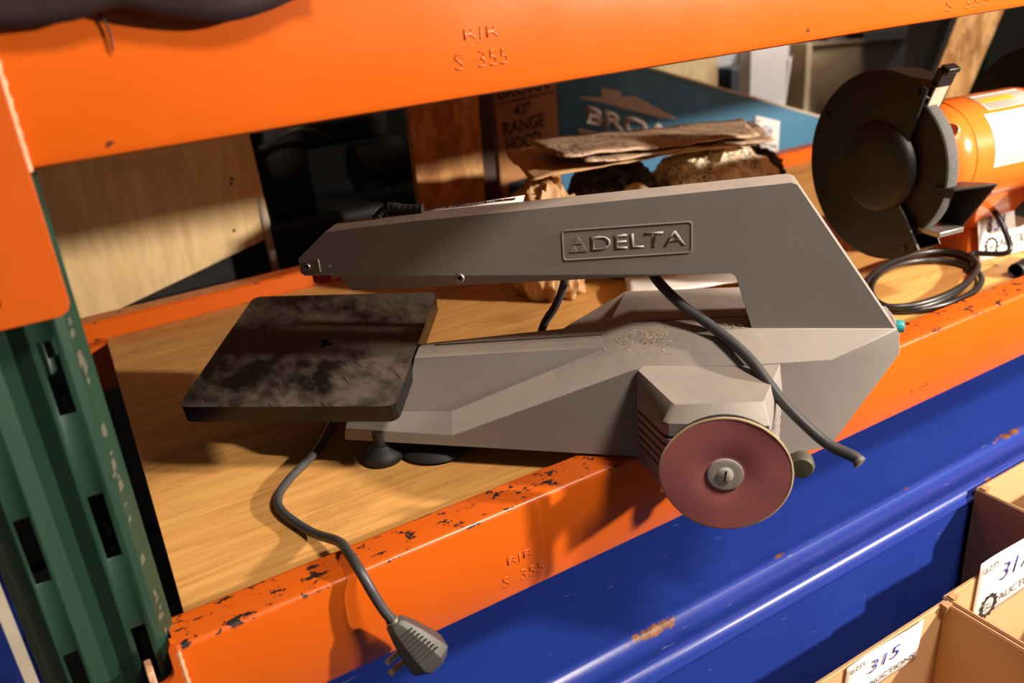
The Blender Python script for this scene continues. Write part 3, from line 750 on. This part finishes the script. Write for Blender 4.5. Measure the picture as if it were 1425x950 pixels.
# far guard
L = arc(.146, -180, 178, 60)
g2 = obj('wheel_guard', flat([L], .002, .0006, G(.352, 0, 0), -GE, ZZ), BLACKM, gr, label='black guard of far wheel', smooth=30)
bm = BM(); lathe(bm, G(.352, 0, 0), GA, [(0, .1455), (.05, .1455), (.05, .05), (.052, 0)], 56); obj('guard_drum', bm, BLACKM, g2, smooth=40)
# spark deflector: clear plate, black clip; tool rest
sd = Vector(G(.030, -.060, .150)); dirx = GA; diry = (ZZ*.9-GE*.38).normalized()
bm = BM(); obox(bm, G(.026, -.060, .086), GA, diry, GA.cross(diry), .030, .026, .006); arm_ = obj('deflector_bracket', bm, BLACKM, gr, bevel=.001)
bm = BM(); obox(bm, Vector(G(.026, -.064, .090))+diry*.026, GA, diry, GA.cross(diry), .026, .052, .003); obj('eye_shield', bm, plain('clear_shield', (.62, .52, .42), .2), gr, label='pale clear spark shield', bevel=.0005)
bm = BM(); c = Vector(G(.026, -.064, .090))+diry*.052; obox(bm, c-GA.cross(diry)*.003, GA, diry, GA.cross(diry), .030, .026, .012); obox(bm, c+diry*.014, GA, diry, GA.cross(diry), .024, .008, .016)
obj('shield_clip', bm, BLACK, gr, label='black plastic shield clip', bevel=.0015)
bm = BM(); hexa(bm, [G(.004, -0.100, -0.020), G(.066, -0.100, -0.020), G(.066, -0.160, -0.012), G(.004, -0.138, -0.014)], [G(.004, -0.100, -0.016), G(.066, -0.100, -0.016), G(.066, -0.160, -0.008), G(.004, -0.138, -0.010)])
hexa(bm, [G(.060, -0.068, -0.082), G(.066, -0.068, -0.082), G(.066, -0.108, -0.092), G(.060, -0.108, -0.092)], [G(.060, -0.100, -0.016), G(.066, -0.100, -0.016), G(.066, -0.160, -0.010), G(.060, -0.160, -0.010)])
obj('tool_rest', bm, BLACKM, gr, label='black steel tool rest', bevel=.0008)
bm = BM(); obox(bm, G(.034, -.095, -.085), GA, GE, ZZ, .05, .05, .008); obj('rest_bracket', bm, STEEL, gr, label='bare steel rest bracket', bevel=.001)
# coiled grinder cord
cc = Vector((1.262, .835, 0)); pts = []
ax_ = Vector((.80, .22, 0)).normalized(); ay_ = Vector((-ax_.y, ax_.x, 0))
def cp(th, ra, rb, z, ox=0, oy=0): return cc+ax_*(math.cos(math.radians(th))*ra+ox)+ay_*(math.sin(math.radians(th))*rb+oy)+ZZ*z
pts = [Vector((1.475, .865, .09)), Vector((1.452, .835, .085)), Vector((1.447, .812, .060)), Vector((1.428, .790, .030))]
for k, th in enumerate(range(-30, -30-360*3-60, -30)):
    lap = k/12
    pts.append(cp(th, .150+.018*math.sin(lap*2.1+1), .072+.010*math.cos(lap*3), .0065+.0105*(2.4-lap if lap < 2.4 else 0)*.5+.002*math.sin(k), .012*math.sin(lap*2.6), .010*math.cos(lap*2)))
bm = BM(); tube(bm, pts, .0050, 10, 6); obj('power_cord', bm, CORDB, gr, label='black coiled power cord on plywood', smooth=60)

# ------------------------------------------------------------------ lot tags
def gear_logo(o, xd, yd, r, parent, mat=INK):
    L = []
    for i in range(48):
        rr_ = r*(1.0 if (i//2) % 2 else .84); a_ = 2*math.pi*i/48; L.append((rr_*math.cos(a_), rr_*math.sin(a_)))
    nrm = Vector(xd).cross(Vector(yd)).normalized()
    g = obj('gear_logo', flat([L, arc(r*.68, 0, 354, 40)], .0002, 0, Vector(o)+nrm*.0005, xd, yd), mat, parent, smooth=0)
    x, y = Vector(xd).normalized(), Vector(yd).normalized()
    text('logo_letters', 'GLI', Vector(o)-x*r*.72-y*r*.28, x*r*1.5, y*r*.55, mat, g, ext=.0002, lift=.0005, shear=.2)
def tag(name_, label, p0, xv, yv, num, logo=True, seed=0, nb=(.30, .50, .40, .27)):
    """paper card: p0 lower left, xv, yv edges"""
    p0, xv, yv = Vector(p0), Vector(xv), Vector(yv); n_ = xv.cross(yv).normalized()
    t = thing('lot_tag', label, 'tag', p0+xv*.5)
    bm = BM(); g = 8; V = [[bm.verts.new(p0+xv*(i/g)+yv*(j/g)+n_*(.0012*math.sin(i*.7+seed)*j/g)) for j in range(g+1)] for i in range(g+1)]
    for i in range(g):
        for j in range(g): bm.faces.new((V[i][j], V[i+1][j], V[i+1][j+1], V[i][j+1]))
    pp_ = obj('paper', bm, PAPER, t, smooth=60); m_ = pp_.modifiers.new('t', 'SOLIDIFY'); m_.thickness = .0005; m_.offset = -1
    at = lambda a_, b_: p0+xv*a_+yv*b_
    text('lot_word', 'LOT:', at(.06, .80), xv*.20, yv*.10, INKG, t, lift=.0016)
    text('lot_number', num, at(nb[0], nb[1]), xv*nb[2], yv*nb[3], INKB, t, lift=.0016, bold=-.012, shear=.15)
    if logo:
        gear_logo(at(.20, .17)+n_*.0014, xv, yv, xv.length*.12, t)
    text('auction_word', 'AUCTIONS', at(.33, .13), xv*.62, yv*.125, INKG, t, lift=.0016)
    return t
tag('lot_tag', 'white lot tag 331 leaning on the orange grinder base', (1.428, .838, .0015), Vector((1.570, .814, .0015))-Vector((1.428, .838, .0015)), (.000, .026, .132), '331', seed=1, nb=(.14, .36, .30, .20))
bm = BM(); tube(bm, [(1.392, .753, .0145), (1.43, .758, .0145), (1.51, .768, .0145)], .0125, 20, 4, cap=False)
o = obj('short_pipe', bm, BLACKM, label='short black pipe lying near front beam beside tag 331', cat='pipe', loc=(1.44, .757, 0), smooth=60); s = o.modifiers.new('t', 'SOLIDIFY'); s.thickness = .002

# ------------------------------------------------------------------ crumpled papers and manuals behind the saw
def crumple(name, c, size, seed, mat, label, cat, amp=.28, sub=5, fl=0.0, group=None):
    bm = BM(); bmesh.ops.create_icosphere(bm, subdivisions=sub, radius=1)
    for v in bm.verts:
        d = v.co.normalized(); o_ = Vector((seed*3.1, seed*1.7, seed*.9))
        n1 = 1-2*abs(noise.noise(d*1.7+o_)); n2 = 1-2*abs(noise.noise(d*3.9+o_*2)); n3 = 1-2*abs(noise.noise(d*8+o_))
        k = 1+amp*(.50*n1+.34*n2+.20*n3+.10*(1-2*abs(noise.noise(d*17+o_))))
        q = d*k; v.co = Vector((c[0]+q.x*size[0], c[1]+q.y*size[1], max(.002, c[2]+q.z*size[2])))
    return obj(name, bm, mat, label=label, cat=cat, loc=(c[0], c[1], 0), smooth=40, group=group)
crumple('crumpled_paper', (1.185, 1.26, .080), (.125, .085, .100), 2, PRINT, 'crumpled cream paper printed with line drawings behind the saw', 'paper', .34, 5)
crumple('crumpled_bag', (.955, 1.28, .085), (.07, .08, .105), 5, BLACK, 'crumpled black plastic bag under the pile of manuals', 'bag', .4)
crumple('crumpled_wrapper', (.785, 1.25, .08), (.055, .065, .10), 9, KRAFT, 'crumpled brown kraft wrapper at left end of the paper pile', 'wrapper', .4)
crumple('crumpled_film', (1.385, 1.35, .055), (.06, .07, .07), 12, BLACK, 'dark crinkled wrap at right end of the paper pile', 'wrapper', .4)
def sheet(name, quad, mat, label, seed, cat='manual', bumpa=.01, nx=26, ny=12, th=.0012, group=None, fold=0):
    a_, b_, c_, d_ = (Vector(p) for p in quad)   # near-left, near-right, far-right, far-left
    bm = BM(); V = []
    for i in range(nx+1):
        u_ = i/nx; col = []
        for j in range(ny+1):
            v_ = j/ny; p = a_.lerp(b_, u_).lerp(d_.lerp(c_, u_), v_)
            e = noise.noise(Vector((u_*3.2+seed, v_*2.1, seed)))+.5*(1-2*abs(noise.noise(Vector((u_*6+seed, v_*5, seed*2)))))
            p = p+ZZ*(bumpa*e+fold*math.sin(u_*math.pi)); ed = .004*noise.noise(Vector((u_*9, v_*9, seed+5))); p.x += ed; p.y += ed
            col.append(bm.verts.new(p))
        V.append(col)
    for i in range(nx):
        for j in range(ny): bm.faces.new((V[i][j], V[i+1][j], V[i+1][j+1], V[i][j+1]))
    o = obj(name, bm, mat, label=label, cat=cat, loc=(a_+b_+c_+d_)/4, smooth=40, group=group)
    s = o.modifiers.new('t', 'SOLIDIFY'); s.thickness = th; return o
sheet('instruction_manual', [(.765, 1.15, .262), (1.20, 1.15, .226), (1.34, 1.33, .214), (.80, 1.32, .262)], MANUAL, 'yellowed instruction manual lying topmost on the paper pile', 3, bumpa=.005, th=.004)
sheet('instruction_manual', [(.80, 1.14, .247), (1.24, 1.15, .209), (1.385, 1.35, .202), (.90, 1.35, .245)], MANUAL, 'folded yellowed manual just under the topmost one', 8, bumpa=.007, th=.003)
sheet('paper_envelope', [(.715, 1.17, .228), (1.02, 1.16, .222), (1.14, 1.36, .226), (.78, 1.36, .236)], KRAFT, 'creased brown paper envelope under the yellowed manuals', 15, 'envelope', .007, th=.002)
sheet('paper_envelope', [(.86, 1.16, .240), (1.22, 1.17, .203), (1.36, 1.36, .196), (.95, 1.36, .238)], CREAM, 'creased cream envelope under the manuals at their right end', 23, 'envelope', .004, th=.002)
bm = BM(); V = []
for i in range(17):
    th_ = -30+i*15; c_ = Vector((.86, 1.13, .13)); q = Vector((math.cos(math.radians(th_))*.055, 0, math.sin(math.radians(th_))*.045))
    V.append((bm.verts.new(c_+q+Vector((i*.004, -.05, i*.001))), bm.verts.new(c_+q+Vector((i*.004+.03, .04, .012)))))
for i in range(16): bm.faces.new((V[i][0], V[i][1], V[i+1][1], V[i+1][0]))
o = obj('paper_strip', bm, CREAM, label='curled cream paper strip at front of the paper pile', cat='paper', loc=(.85, 1.17, 0), smooth=60); s = o.modifiers.new('t', 'SOLIDIFY'); s.thickness = .001
sheet('loose_sheet', [(.84, 1.09, .014), (1.16, .965, .012), (1.24, 1.12, .02), (.91, 1.19, .02)], PAPER, 'bright white sheet seen under the saw arm', 31, 'paper', .007)

# ------------------------------------------------------------------ things behind the shelf
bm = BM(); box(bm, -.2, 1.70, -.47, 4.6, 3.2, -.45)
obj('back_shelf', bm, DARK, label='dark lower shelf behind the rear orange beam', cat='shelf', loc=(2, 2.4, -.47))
for k, x in enumerate((-.1, 2.2, 4.4)):
    pass
# pale plywood panel with a grey metal leg
pt = thing('plywood_sheet', 'pale plywood panel with grey metal leg standing behind the rear beam', 'panel', (.24, 1.8, -.45))
bm = BM()
P_ = [(.030, -.022), (.412, .070), (.4255, .082), (.432, .10), (.415, .60), (.03, .60)]
hexa(bm, [(x, 1.75, z) for x, z in P_], [(x, 1.768, z) for x, z in P_]); obj('panel_board', bm, PLYBACK, pt, bevel=.002)
bm = BM(); tube(bm, [(.419, 1.758, .16), (.4225, 1.75, .05), (.429, 1.75, -.2), (.43, 1.75, -.4495)], .0085, 12, 4); obj('metal_leg', bm, GREYP, pt, label='pale grey tubular leg', smooth=60)
bm = BM(); tube(bm, [(.03, 1.762, -.03), (.03, 1.762, -.4495)], .0085, 12, 0); obj('metal_leg', bm, GREYP, pt, label='pale grey tubular leg', smooth=60)
for x, z in ((.374, .205), (.371, .196), (.357, .103)):
    bm = BM(); lathe(bm, (x, 1.7498, z), (0, -1, 0), [(0, .0035), (.0006, .003), (.0006, 0)], 10); obj('bolt_hole', bm, DARK, pt)
# OSB upright board
bm = BM(); hexa(bm, [(.768, 1.75, -.45), (.925, 1.75, -.45), (.925, 1.772, -.45), (.768, 1.772, -.45)], [(.774, 1.75, .7), (.955, 1.75, .7), (.955, 1.772, .7), (.774, 1.772, .7)])
obj('osb_board', bm, OSB, label='orange brown strand board standing left of the range hood carton', cat='board', loc=(.85, 1.76, -.45))
bm = BM(); box(bm, .93, 1.79, -.45, .995, 1.82, .7)  # stands in for the dark gap here; its brown colour is painted shade
obj('gap_shade_strip', bm, plain('gap_shade_brown', (.05, .022, .012), .6), label='dark strip painted as the shade between strand board and range hood carton', cat='post', loc=(.96, 1.8, -.45))
# brown range hood carton
bdir = Vector((.973, .230, 0)); bdep = Vector((-.230, .973, 0)); B0 = Vector((1.068, 1.899, 0))
def bp(a_, z, d=0): return B0+bdir*a_+bdep*d+ZZ*z
hood = thing('range_hood_carton', 'tall brown range hood carton standing behind the manuals', 'carton', bp(.11, -.45, .15))
bm = BM(); hexa(bm, [bp(0, -.45), bp(.226, -.45), bp(.226, -.45, .3), bp(0, -.45, .3)], [bp(0, .55), bp(.226, .55), bp(.226, .55, .3), bp(0, .55, .3)])
obj('carton_body', bm, BROWNBOX, hood, bevel=.003)
text('printed_name', 'BROAN', bp(.012, .245, -.0005), bdir*.185+ZZ*.0, ZZ*.034, INK, hood, bold=.02)
bm = BM(); obox(bm, bp(.11, .236, -.0006), bdir, bdep, ZZ, .21, .0008, .004); obj('printed_rule', bm, INK, hood)
text('printed_size', '42"', bp(.062, .197, -.0005), bdir*.062, ZZ*.030, INK, hood, bold=.02)
text('printed_word', 'RANGE', bp(.022, .155, -.0005), bdir*.150, ZZ*.034, INK, hood, bold=.02)
text('printed_word', 'HOOD', bp(.028, .112, -.0005), bdir*.125, ZZ*.036, INK, hood, bold=.02)
bm = BM(); obox(bm, bp(.06, .005, -.0006), bdir, bdep, ZZ, .07, .0008, .06); obj('printed_mark', bm, INK, hood)
# blue carton: long face running from the brown carton to the right, tilted down
b0 = Vector((1.335, 2.02, 0)); b1 = Vector((2.18, 1.715, 0)); cd = (b1-b0).normalized(); cn = Vector((-cd.y, cd.x, 0))
CAM = Vector((0, 0, .55))
FPX = 1196.8
blue = thing('printed_carton', 'blue printed carton with sloping top edge behind the rear beam', 'carton', (1.75, 1.9, -.45))
bl = (b1-b0).length
def cpt(a_, z, d=0): return b0+cd*a_+cn*d+ZZ*z
BZ = [(0, -.45), (bl, -.45), (bl, .027), (.0, .352)]
bm = BM(); hexa(bm, [cpt(a_, z) for a_, z in BZ], [cpt(a_, z, .005) for a_, z in BZ]); obj('front_panel', bm, BLUEBOX, blue)
bm = BM(); hexa(bm, [cpt(a_, z, .22) for a_, z in BZ], [cpt(a_, z, .225) for a_, z in BZ]); obj('back_panel', bm, BLUEBOX, blue)
bm = BM(); hexa(bm, [cpt(0, -.45, .005), cpt(.005, -.45, .005), cpt(.005, -.45, .22), cpt(0, -.45, .22)], [cpt(0, .352, .005), cpt(.005, .350, .005), cpt(.005, .350, .22), cpt(0, .352, .22)]); obj('end_panel', bm, BLUEBOX, blue)
bm = BM(); hexa(bm, [cpt(bl-.005, -.45, .005), cpt(bl, -.45, .005), cpt(bl, -.45, .22), cpt(bl-.005, -.45, .22)], [cpt(bl-.005, .029, .005), cpt(bl, .027, .005), cpt(bl, .027, .22), cpt(bl-.005, .029, .22)]); obj('end_panel', bm, BLUEBOX, blue)
sl = (Vector(cpt(bl, .027))-Vector(cpt(0, .352)))
bm = BM(); hexa(bm, [cpt(0, .351, -.001), cpt(bl, .026, -.001), cpt(bl, .026, .012), cpt(0, .351, .012)], [cpt(0, .357, -.001), cpt(bl, .032, -.001), cpt(bl, .032, .012), cpt(0, .357, .012)]); obj('cut_edge', bm, PAPERB, blue, label='pale cut cardboard edge')
BLUE_SL = sl.normalized()

ROOF = [(.062, .204), (.126, .194), (.126, .220), (.180, .205), (.179, .191), (.222, .186), (.345, .112), (.290, .122), (.127, .180), (.064, .198)]
obj('printed_house', flat([[(a_, z) for a_, z in ROOF]], .0004, 0, cpt(0, 0, -.0008), cd, ZZ), PAPERB, blue, label='cream printed roof emblem', smooth=0)
text('printed_name', 'BROAN', cpt(.078, .129, -.0006), cd*.31+ZZ*(-.36*.30), ZZ*.050, PAPERB, blue, bold=.035)
bm = BM(); hexa(bm, [cpt(.055, .106, -.0008), cpt(.40, -.018, -.0008), cpt(.40, -.018, -.0002), cpt(.055, .106, -.0002)], [cpt(.055, .120, -.0008), cpt(.40, -.004, -.0008), cpt(.40, -.004, -.0002), cpt(.055, .120, -.0002)])
obj('printed_rule', bm, PAPERB, blue)
tg = tag('lot_tag', 'small white tag stuck on the blue carton behind the rear beam', cpt(.579, .003, -.003), Vector(cpt(.656, -.022, -.003))-Vector(cpt(.579, .003, -.003)), (0, 0, .093), '334', seed=2)
# objects farther back on the right
bm = BM(); box(bm, 1.80, 2.45, -.45, 2.33, 2.475, .5); obj('strand_board', bm, OSBP, label='pale strand board sheet standing behind the blue carton', cat='board', loc=(2.05, 2.45, -.45))
wc = thing('white_carton', 'bright white carton standing behind the blue carton beside strand board', 'carton', (2.3, 2.2, -.45))
bm = BM(); hexa(bm, [(2.19, 2.15, -.45), (2.35, 2.15, -.45), (2.36, 2.20, -.45), (2.19, 2.20, -.45)], [(2.19, 2.15, .30), (2.372, 2.15, .30), (2.385, 2.20, .30), (2.19, 2.20, .30)]); obj('carton_body', bm, PAPER, wc, bevel=.003)
bm = BM(); hexa(bm, [(2.36, 2.152, .02), (2.372, 2.16, .02), (2.372, 2.162, .02), (2.36, 2.154, .02)], [(2.365, 2.145, .18), (2.39, 2.155, .19), (2.39, 2.157, .19), (2.365, 2.147, .18)]); obj('carton_flap', bm, PAPER, wc)
bm = BM(); box(bm, 2.45, 2.5, -.45, 2.58, 2.6, .12); obj('dark_bin', bm, plain('slate_plastic', (.05, .055, .07), .5), label='dark slate bin in the gap left of the beige hopper', cat='bin', loc=(2.5, 2.5, -.45), bevel=.005)
bm = BM(); box(bm, 2.44, 2.62, -.45, 2.598, 2.65, .5); obj('pale_board', bm, plain('pale_board', (.42, .42, .44), .6), label='pale grey board behind the slate bin and beige hopper', cat='board', loc=(2.6, 2.6, -.45))
hp = thing('metal_hopper', 'large beige sheet metal hopper with slanted inside behind the grinder', 'hopper', (3.0, 2.4, -.45))
bm = BM(); hexa(bm, [(2.600, 2.28, -.45), (2.628, 2.28, -.45), (2.628, 2.85, -.45), (2.600, 2.85, -.45)], [(2.605, 2.28, .202), (2.633, 2.28, .200), (2.633, 2.85, .19), (2.605, 2.85, .19)]); obj('side_wall', bm, BEIGE, hp, bevel=.004)
bm = BM(); hexa(bm, [(2.628, 2.30, -.45), (3.52, 2.30, -.45), (3.52, 2.32, -.45), (2.628, 2.32, -.45)], [(2.9, 2.66, -.06), (3.52, 2.66, -.08), (3.52, 2.68, -.08), (2.9, 2.68, -.06)])
hexa(bm, [(2.9, 2.66, -.06), (3.52, 2.66, -.08), (3.52, 2.68, -.08), (2.9, 2.68, -.06)], [(2.70, 2.70, .155), (3.75, 2.70, .085), (3.75, 2.72, .085), (2.70, 2.72, .155)])
hexa(bm, [(2.63, 2.30, -.45), (2.64, 2.30, -.45), (2.9, 2.66, -.06), (2.89, 2.67, -.06)], [(2.632, 2.33, .19), (2.642, 2.33, .19), (2.71, 2.70, .15), (2.70, 2.71, .15)])
obj('slanted_wall', bm, BEIGE, hp, smooth=20)
bm = BM(); hexa(bm, [(2.605, 2.66, .160), (3.76, 2.66, .082), (3.76, 2.73, .082), (2.605, 2.73, .160)], [(2.605, 2.66, .172), (3.76, 2.66, .094), (3.76, 2.73, .094), (2.605, 2.73, .172)]); obj('top_rim', bm, BEIGE, hp, bevel=.003)
bm = BM(); box(bm, 3.1, 2.95, -.45, 4.3, 3.0, .5); obj('white_sheet', bm, plain('cool_white_panel', (.60, .60, .66), .5), label='cool white panel seen above the rim of the beige hopper', cat='panel', loc=(3.6, 2.95, -.45))
bm = BM(); box(bm, 3.64, 2.90, -.45, 3.70, 2.945, .125); box(bm, 3.45, 2.92, -.45, 3.47, 2.945, .118); obj('dark_bracket', bm, DARK2, label='small dark bracket in front of the cool white panel', cat='bracket', loc=(3.67, 2.92, -.45))
# leaning strand board with a dark edge strip
ln = thing('leaning_board', 'orange brown strand board leaning to the right behind the grinder', 'board', (2.65, 1.85, -.45))
bm = BM(); hexa(bm, [(2.40, 1.80, -.45), (2.60, 1.80, -.45), (2.60, 1.82, -.45), (2.40, 1.82, -.45)], [(2.86, 1.80, .50), (3.13, 1.80, .52), (3.13, 1.82, .52), (2.86, 1.82, .50)]); obj('board', bm, OSB, ln)
bm = BM(); hexa(bm, [(2.37, 1.802, -.45), (2.398, 1.802, -.45), (2.398, 1.84, -.45), (2.37, 1.84, -.45)], [(2.83, 1.802, .50), (2.858, 1.802, .50), (2.858, 1.84, .50), (2.83, 1.84, .50)]); obj('dark_edge', bm, DARK, ln)
mc = thing('dark_cabinet', 'black cabinet with one bright screw behind the far grinder wheel', 'cabinet', (3.4, 2.2, -.45))
bm = BM(); box(bm, 3.12, 2.10, -.45, 3.9, 2.25, .5); obj('cabinet_body', bm, DARK2, mc, bevel=.01)
bm = BM(); lathe(bm, (3.30, 2.098, .205), (0, -1, 0), [(0, .014), (.006, .012), (.008, 0)], 16); obj('screw', bm, CHROME, mc, smooth=40)
bm = BM(); box(bm, 3.10, 2.06, -.45, 3.14, 2.098, .5); box(bm, 3.38, 2.07, -.45, 3.40, 2.098, .5); obj('door_rail', bm, GREEN, mc)
# black machine standing in the dark between plywood panel and strand board
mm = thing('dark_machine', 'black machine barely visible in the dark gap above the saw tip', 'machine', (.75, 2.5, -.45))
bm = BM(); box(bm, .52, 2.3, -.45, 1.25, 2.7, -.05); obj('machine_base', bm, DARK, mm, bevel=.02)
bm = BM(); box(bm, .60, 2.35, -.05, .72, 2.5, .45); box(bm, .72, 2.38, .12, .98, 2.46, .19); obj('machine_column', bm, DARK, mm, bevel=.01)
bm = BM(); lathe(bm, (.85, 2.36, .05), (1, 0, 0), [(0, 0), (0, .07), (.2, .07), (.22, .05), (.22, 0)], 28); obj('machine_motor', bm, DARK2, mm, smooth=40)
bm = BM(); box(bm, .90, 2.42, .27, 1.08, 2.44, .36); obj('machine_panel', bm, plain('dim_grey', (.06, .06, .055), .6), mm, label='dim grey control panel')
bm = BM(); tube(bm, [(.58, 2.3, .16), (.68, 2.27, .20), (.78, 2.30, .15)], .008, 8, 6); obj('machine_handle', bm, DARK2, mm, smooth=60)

# ------------------------------------------------------------------ blue steel chest below the shelf
ch = thing('steel_chest', 'large blue steel chest with ridged lid below the front orange beam', 'chest', (1.1, .645, -1.0))
prof = [(1.30, -.21), (.664, -.2008), (.654, -.1995), (.6475, -.1982), (.643, -.1986), (.6395, -.2010), (.634, -.2055), (.622, -.2075), (.614, -.2060), (.606, -.2030), (.600, -.2032), (.5945, -.2075), (.592, -.2135), (1.30, -.2135)]
bm = BM(); extrude_x(bm, prof, .09, 2.5); obj('chest_lid', bm, BLUE, ch, label='scratched blue lid with rolled double ridge', smooth=50)
bm = BM(); extrude_x(bm, [(.592, -.2140), (.5885, -.2150), (.5875, -.2185), (.592, -.2215), (1.28, -.2215), (1.28, -.2140)], .092, 2.498); obj('lid_lip', bm, BLUE, ch, smooth=40)
bm = BM(); extrude_x(bm, [(.594, -.2215), (.594, -1.0), (1.28, -1.0), (1.28, -.2215)], .094, 2.496); obj('chest_body', bm, BLUE, ch, smooth=20)

# ------------------------------------------------------------------ cardboard boxes at lower right, on a low table
tbm = thing('packing_table', 'low dark table carrying the cardboard boxes in front of blue chest', 'table', (1.0, .35, -1.0))
bm = BM(); box(bm, .5, .08, -.52, 1.75, .585, -.50); obj('table_top', bm, PLY, tbm)
for x in (.54, 1.71):
    for y in (.11, .555):
        bm = BM(); box(bm, x-.02, y-.02, -1.0, x+.02, y+.02, -.52); obj('leg', bm, DARK2, tbm)
def carton(label, x0, x1, y0, y1, zb, zt, th=.0045):
    t = thing('cardboard_box', label, 'box', ((x0+x1)/2, (y0+y1)/2, zb))
    for nm, b in (('side_wall', (x0, y1-th, zb+th, x1, y1, zt)), ('side_wall', (x0, y0, zb+th, x1, y0+th, zt)), ('end_wall', (x0, y0+th, zb+th, x0+th, y1-th, zt-.0005)), ('end_wall', (x1-th, y0+th, zb+th, x1, y1-th, zt-.0005))):
        bm = BM(); box(bm, *b); o = obj(nm, bm, CARD, t, bevel=.0012)
    bm = BM(); box(bm, x0, y0, zb, x1, y1, zb+th); obj('box_bottom', bm, CARD, t)
    # fluted raw rim and the folded corner tuck
    bm = BM()
    for b in ((x0+.001, y1-th+.001, zt, x1-.001, y1-.001, zt+.0012), (x1-th+.001, y0+.001, zt-.0005, x1-.001, y1-th, zt+.0008), (x0+.001, y0+.001, zt-.0005, x0+th-.001, y1-th, zt+.0008)): box(bm, *b)
    obj('raw_rim', bm, CARDD, t, label='darker raw cardboard rim')
    for x in (x0+.006, x1-.010):
        bm = BM(); hexa(bm, [(x, y1-th-.006, zt-.012), (x+.006, y1-th-.006, zt-.012), (x+.006, y1-th, zt-.012), (x, y1-th, zt-.012)], [(x-.003, y1-th-.010, zt+.003), (x+.011, y1-th-.008, zt+.002), (x+.010, y1-th, zt+.002), (x-.002, y1-th, zt+.003)])
        obj('corner_tuck', bm, CARDD, t)
    return t
carton('open cardboard box with lot tag 315 at the bottom edge of picture', .570, .880, .13, .499, -.4995, -.243)
carton('open cardboard box with lot tag 317 right of the box tagged 315', .883, 1.25, .13, .503, -.4995, -.242)
carton('narrow cardboard box standing against the blue chest, upper right of the three boxes', 1.075, 1.45, .5045, .588, -.4995, -.20)
tag('lot_tag', 'white lot tag 315 on inner wall of the leftmost cardboard box', (.684, .492, -.305), (.141, 0, .0), (.004, .0, .0625), '315', False, seed=3)
tag('lot_tag', 'white lot tag 317 on inner wall of the middle cardboard box', (.946, .495, -.317), (.17, 0, 0), (.003, 0, .100), '317', seed=4)
bm = BM(); box(bm, 1.0, .16, -.494, 1.22, .44, -.42); obj('grey_case', bm, plain('grey_case', (.22, .22, .23), .5), label='grey case lying inside the box tagged 317', cat='case', loc=(1.1, .3, -.49), bevel=.008)
for o in list(bpy.data.objects):
    if o.users_collection == (): bpy.data.objects.remove(o)
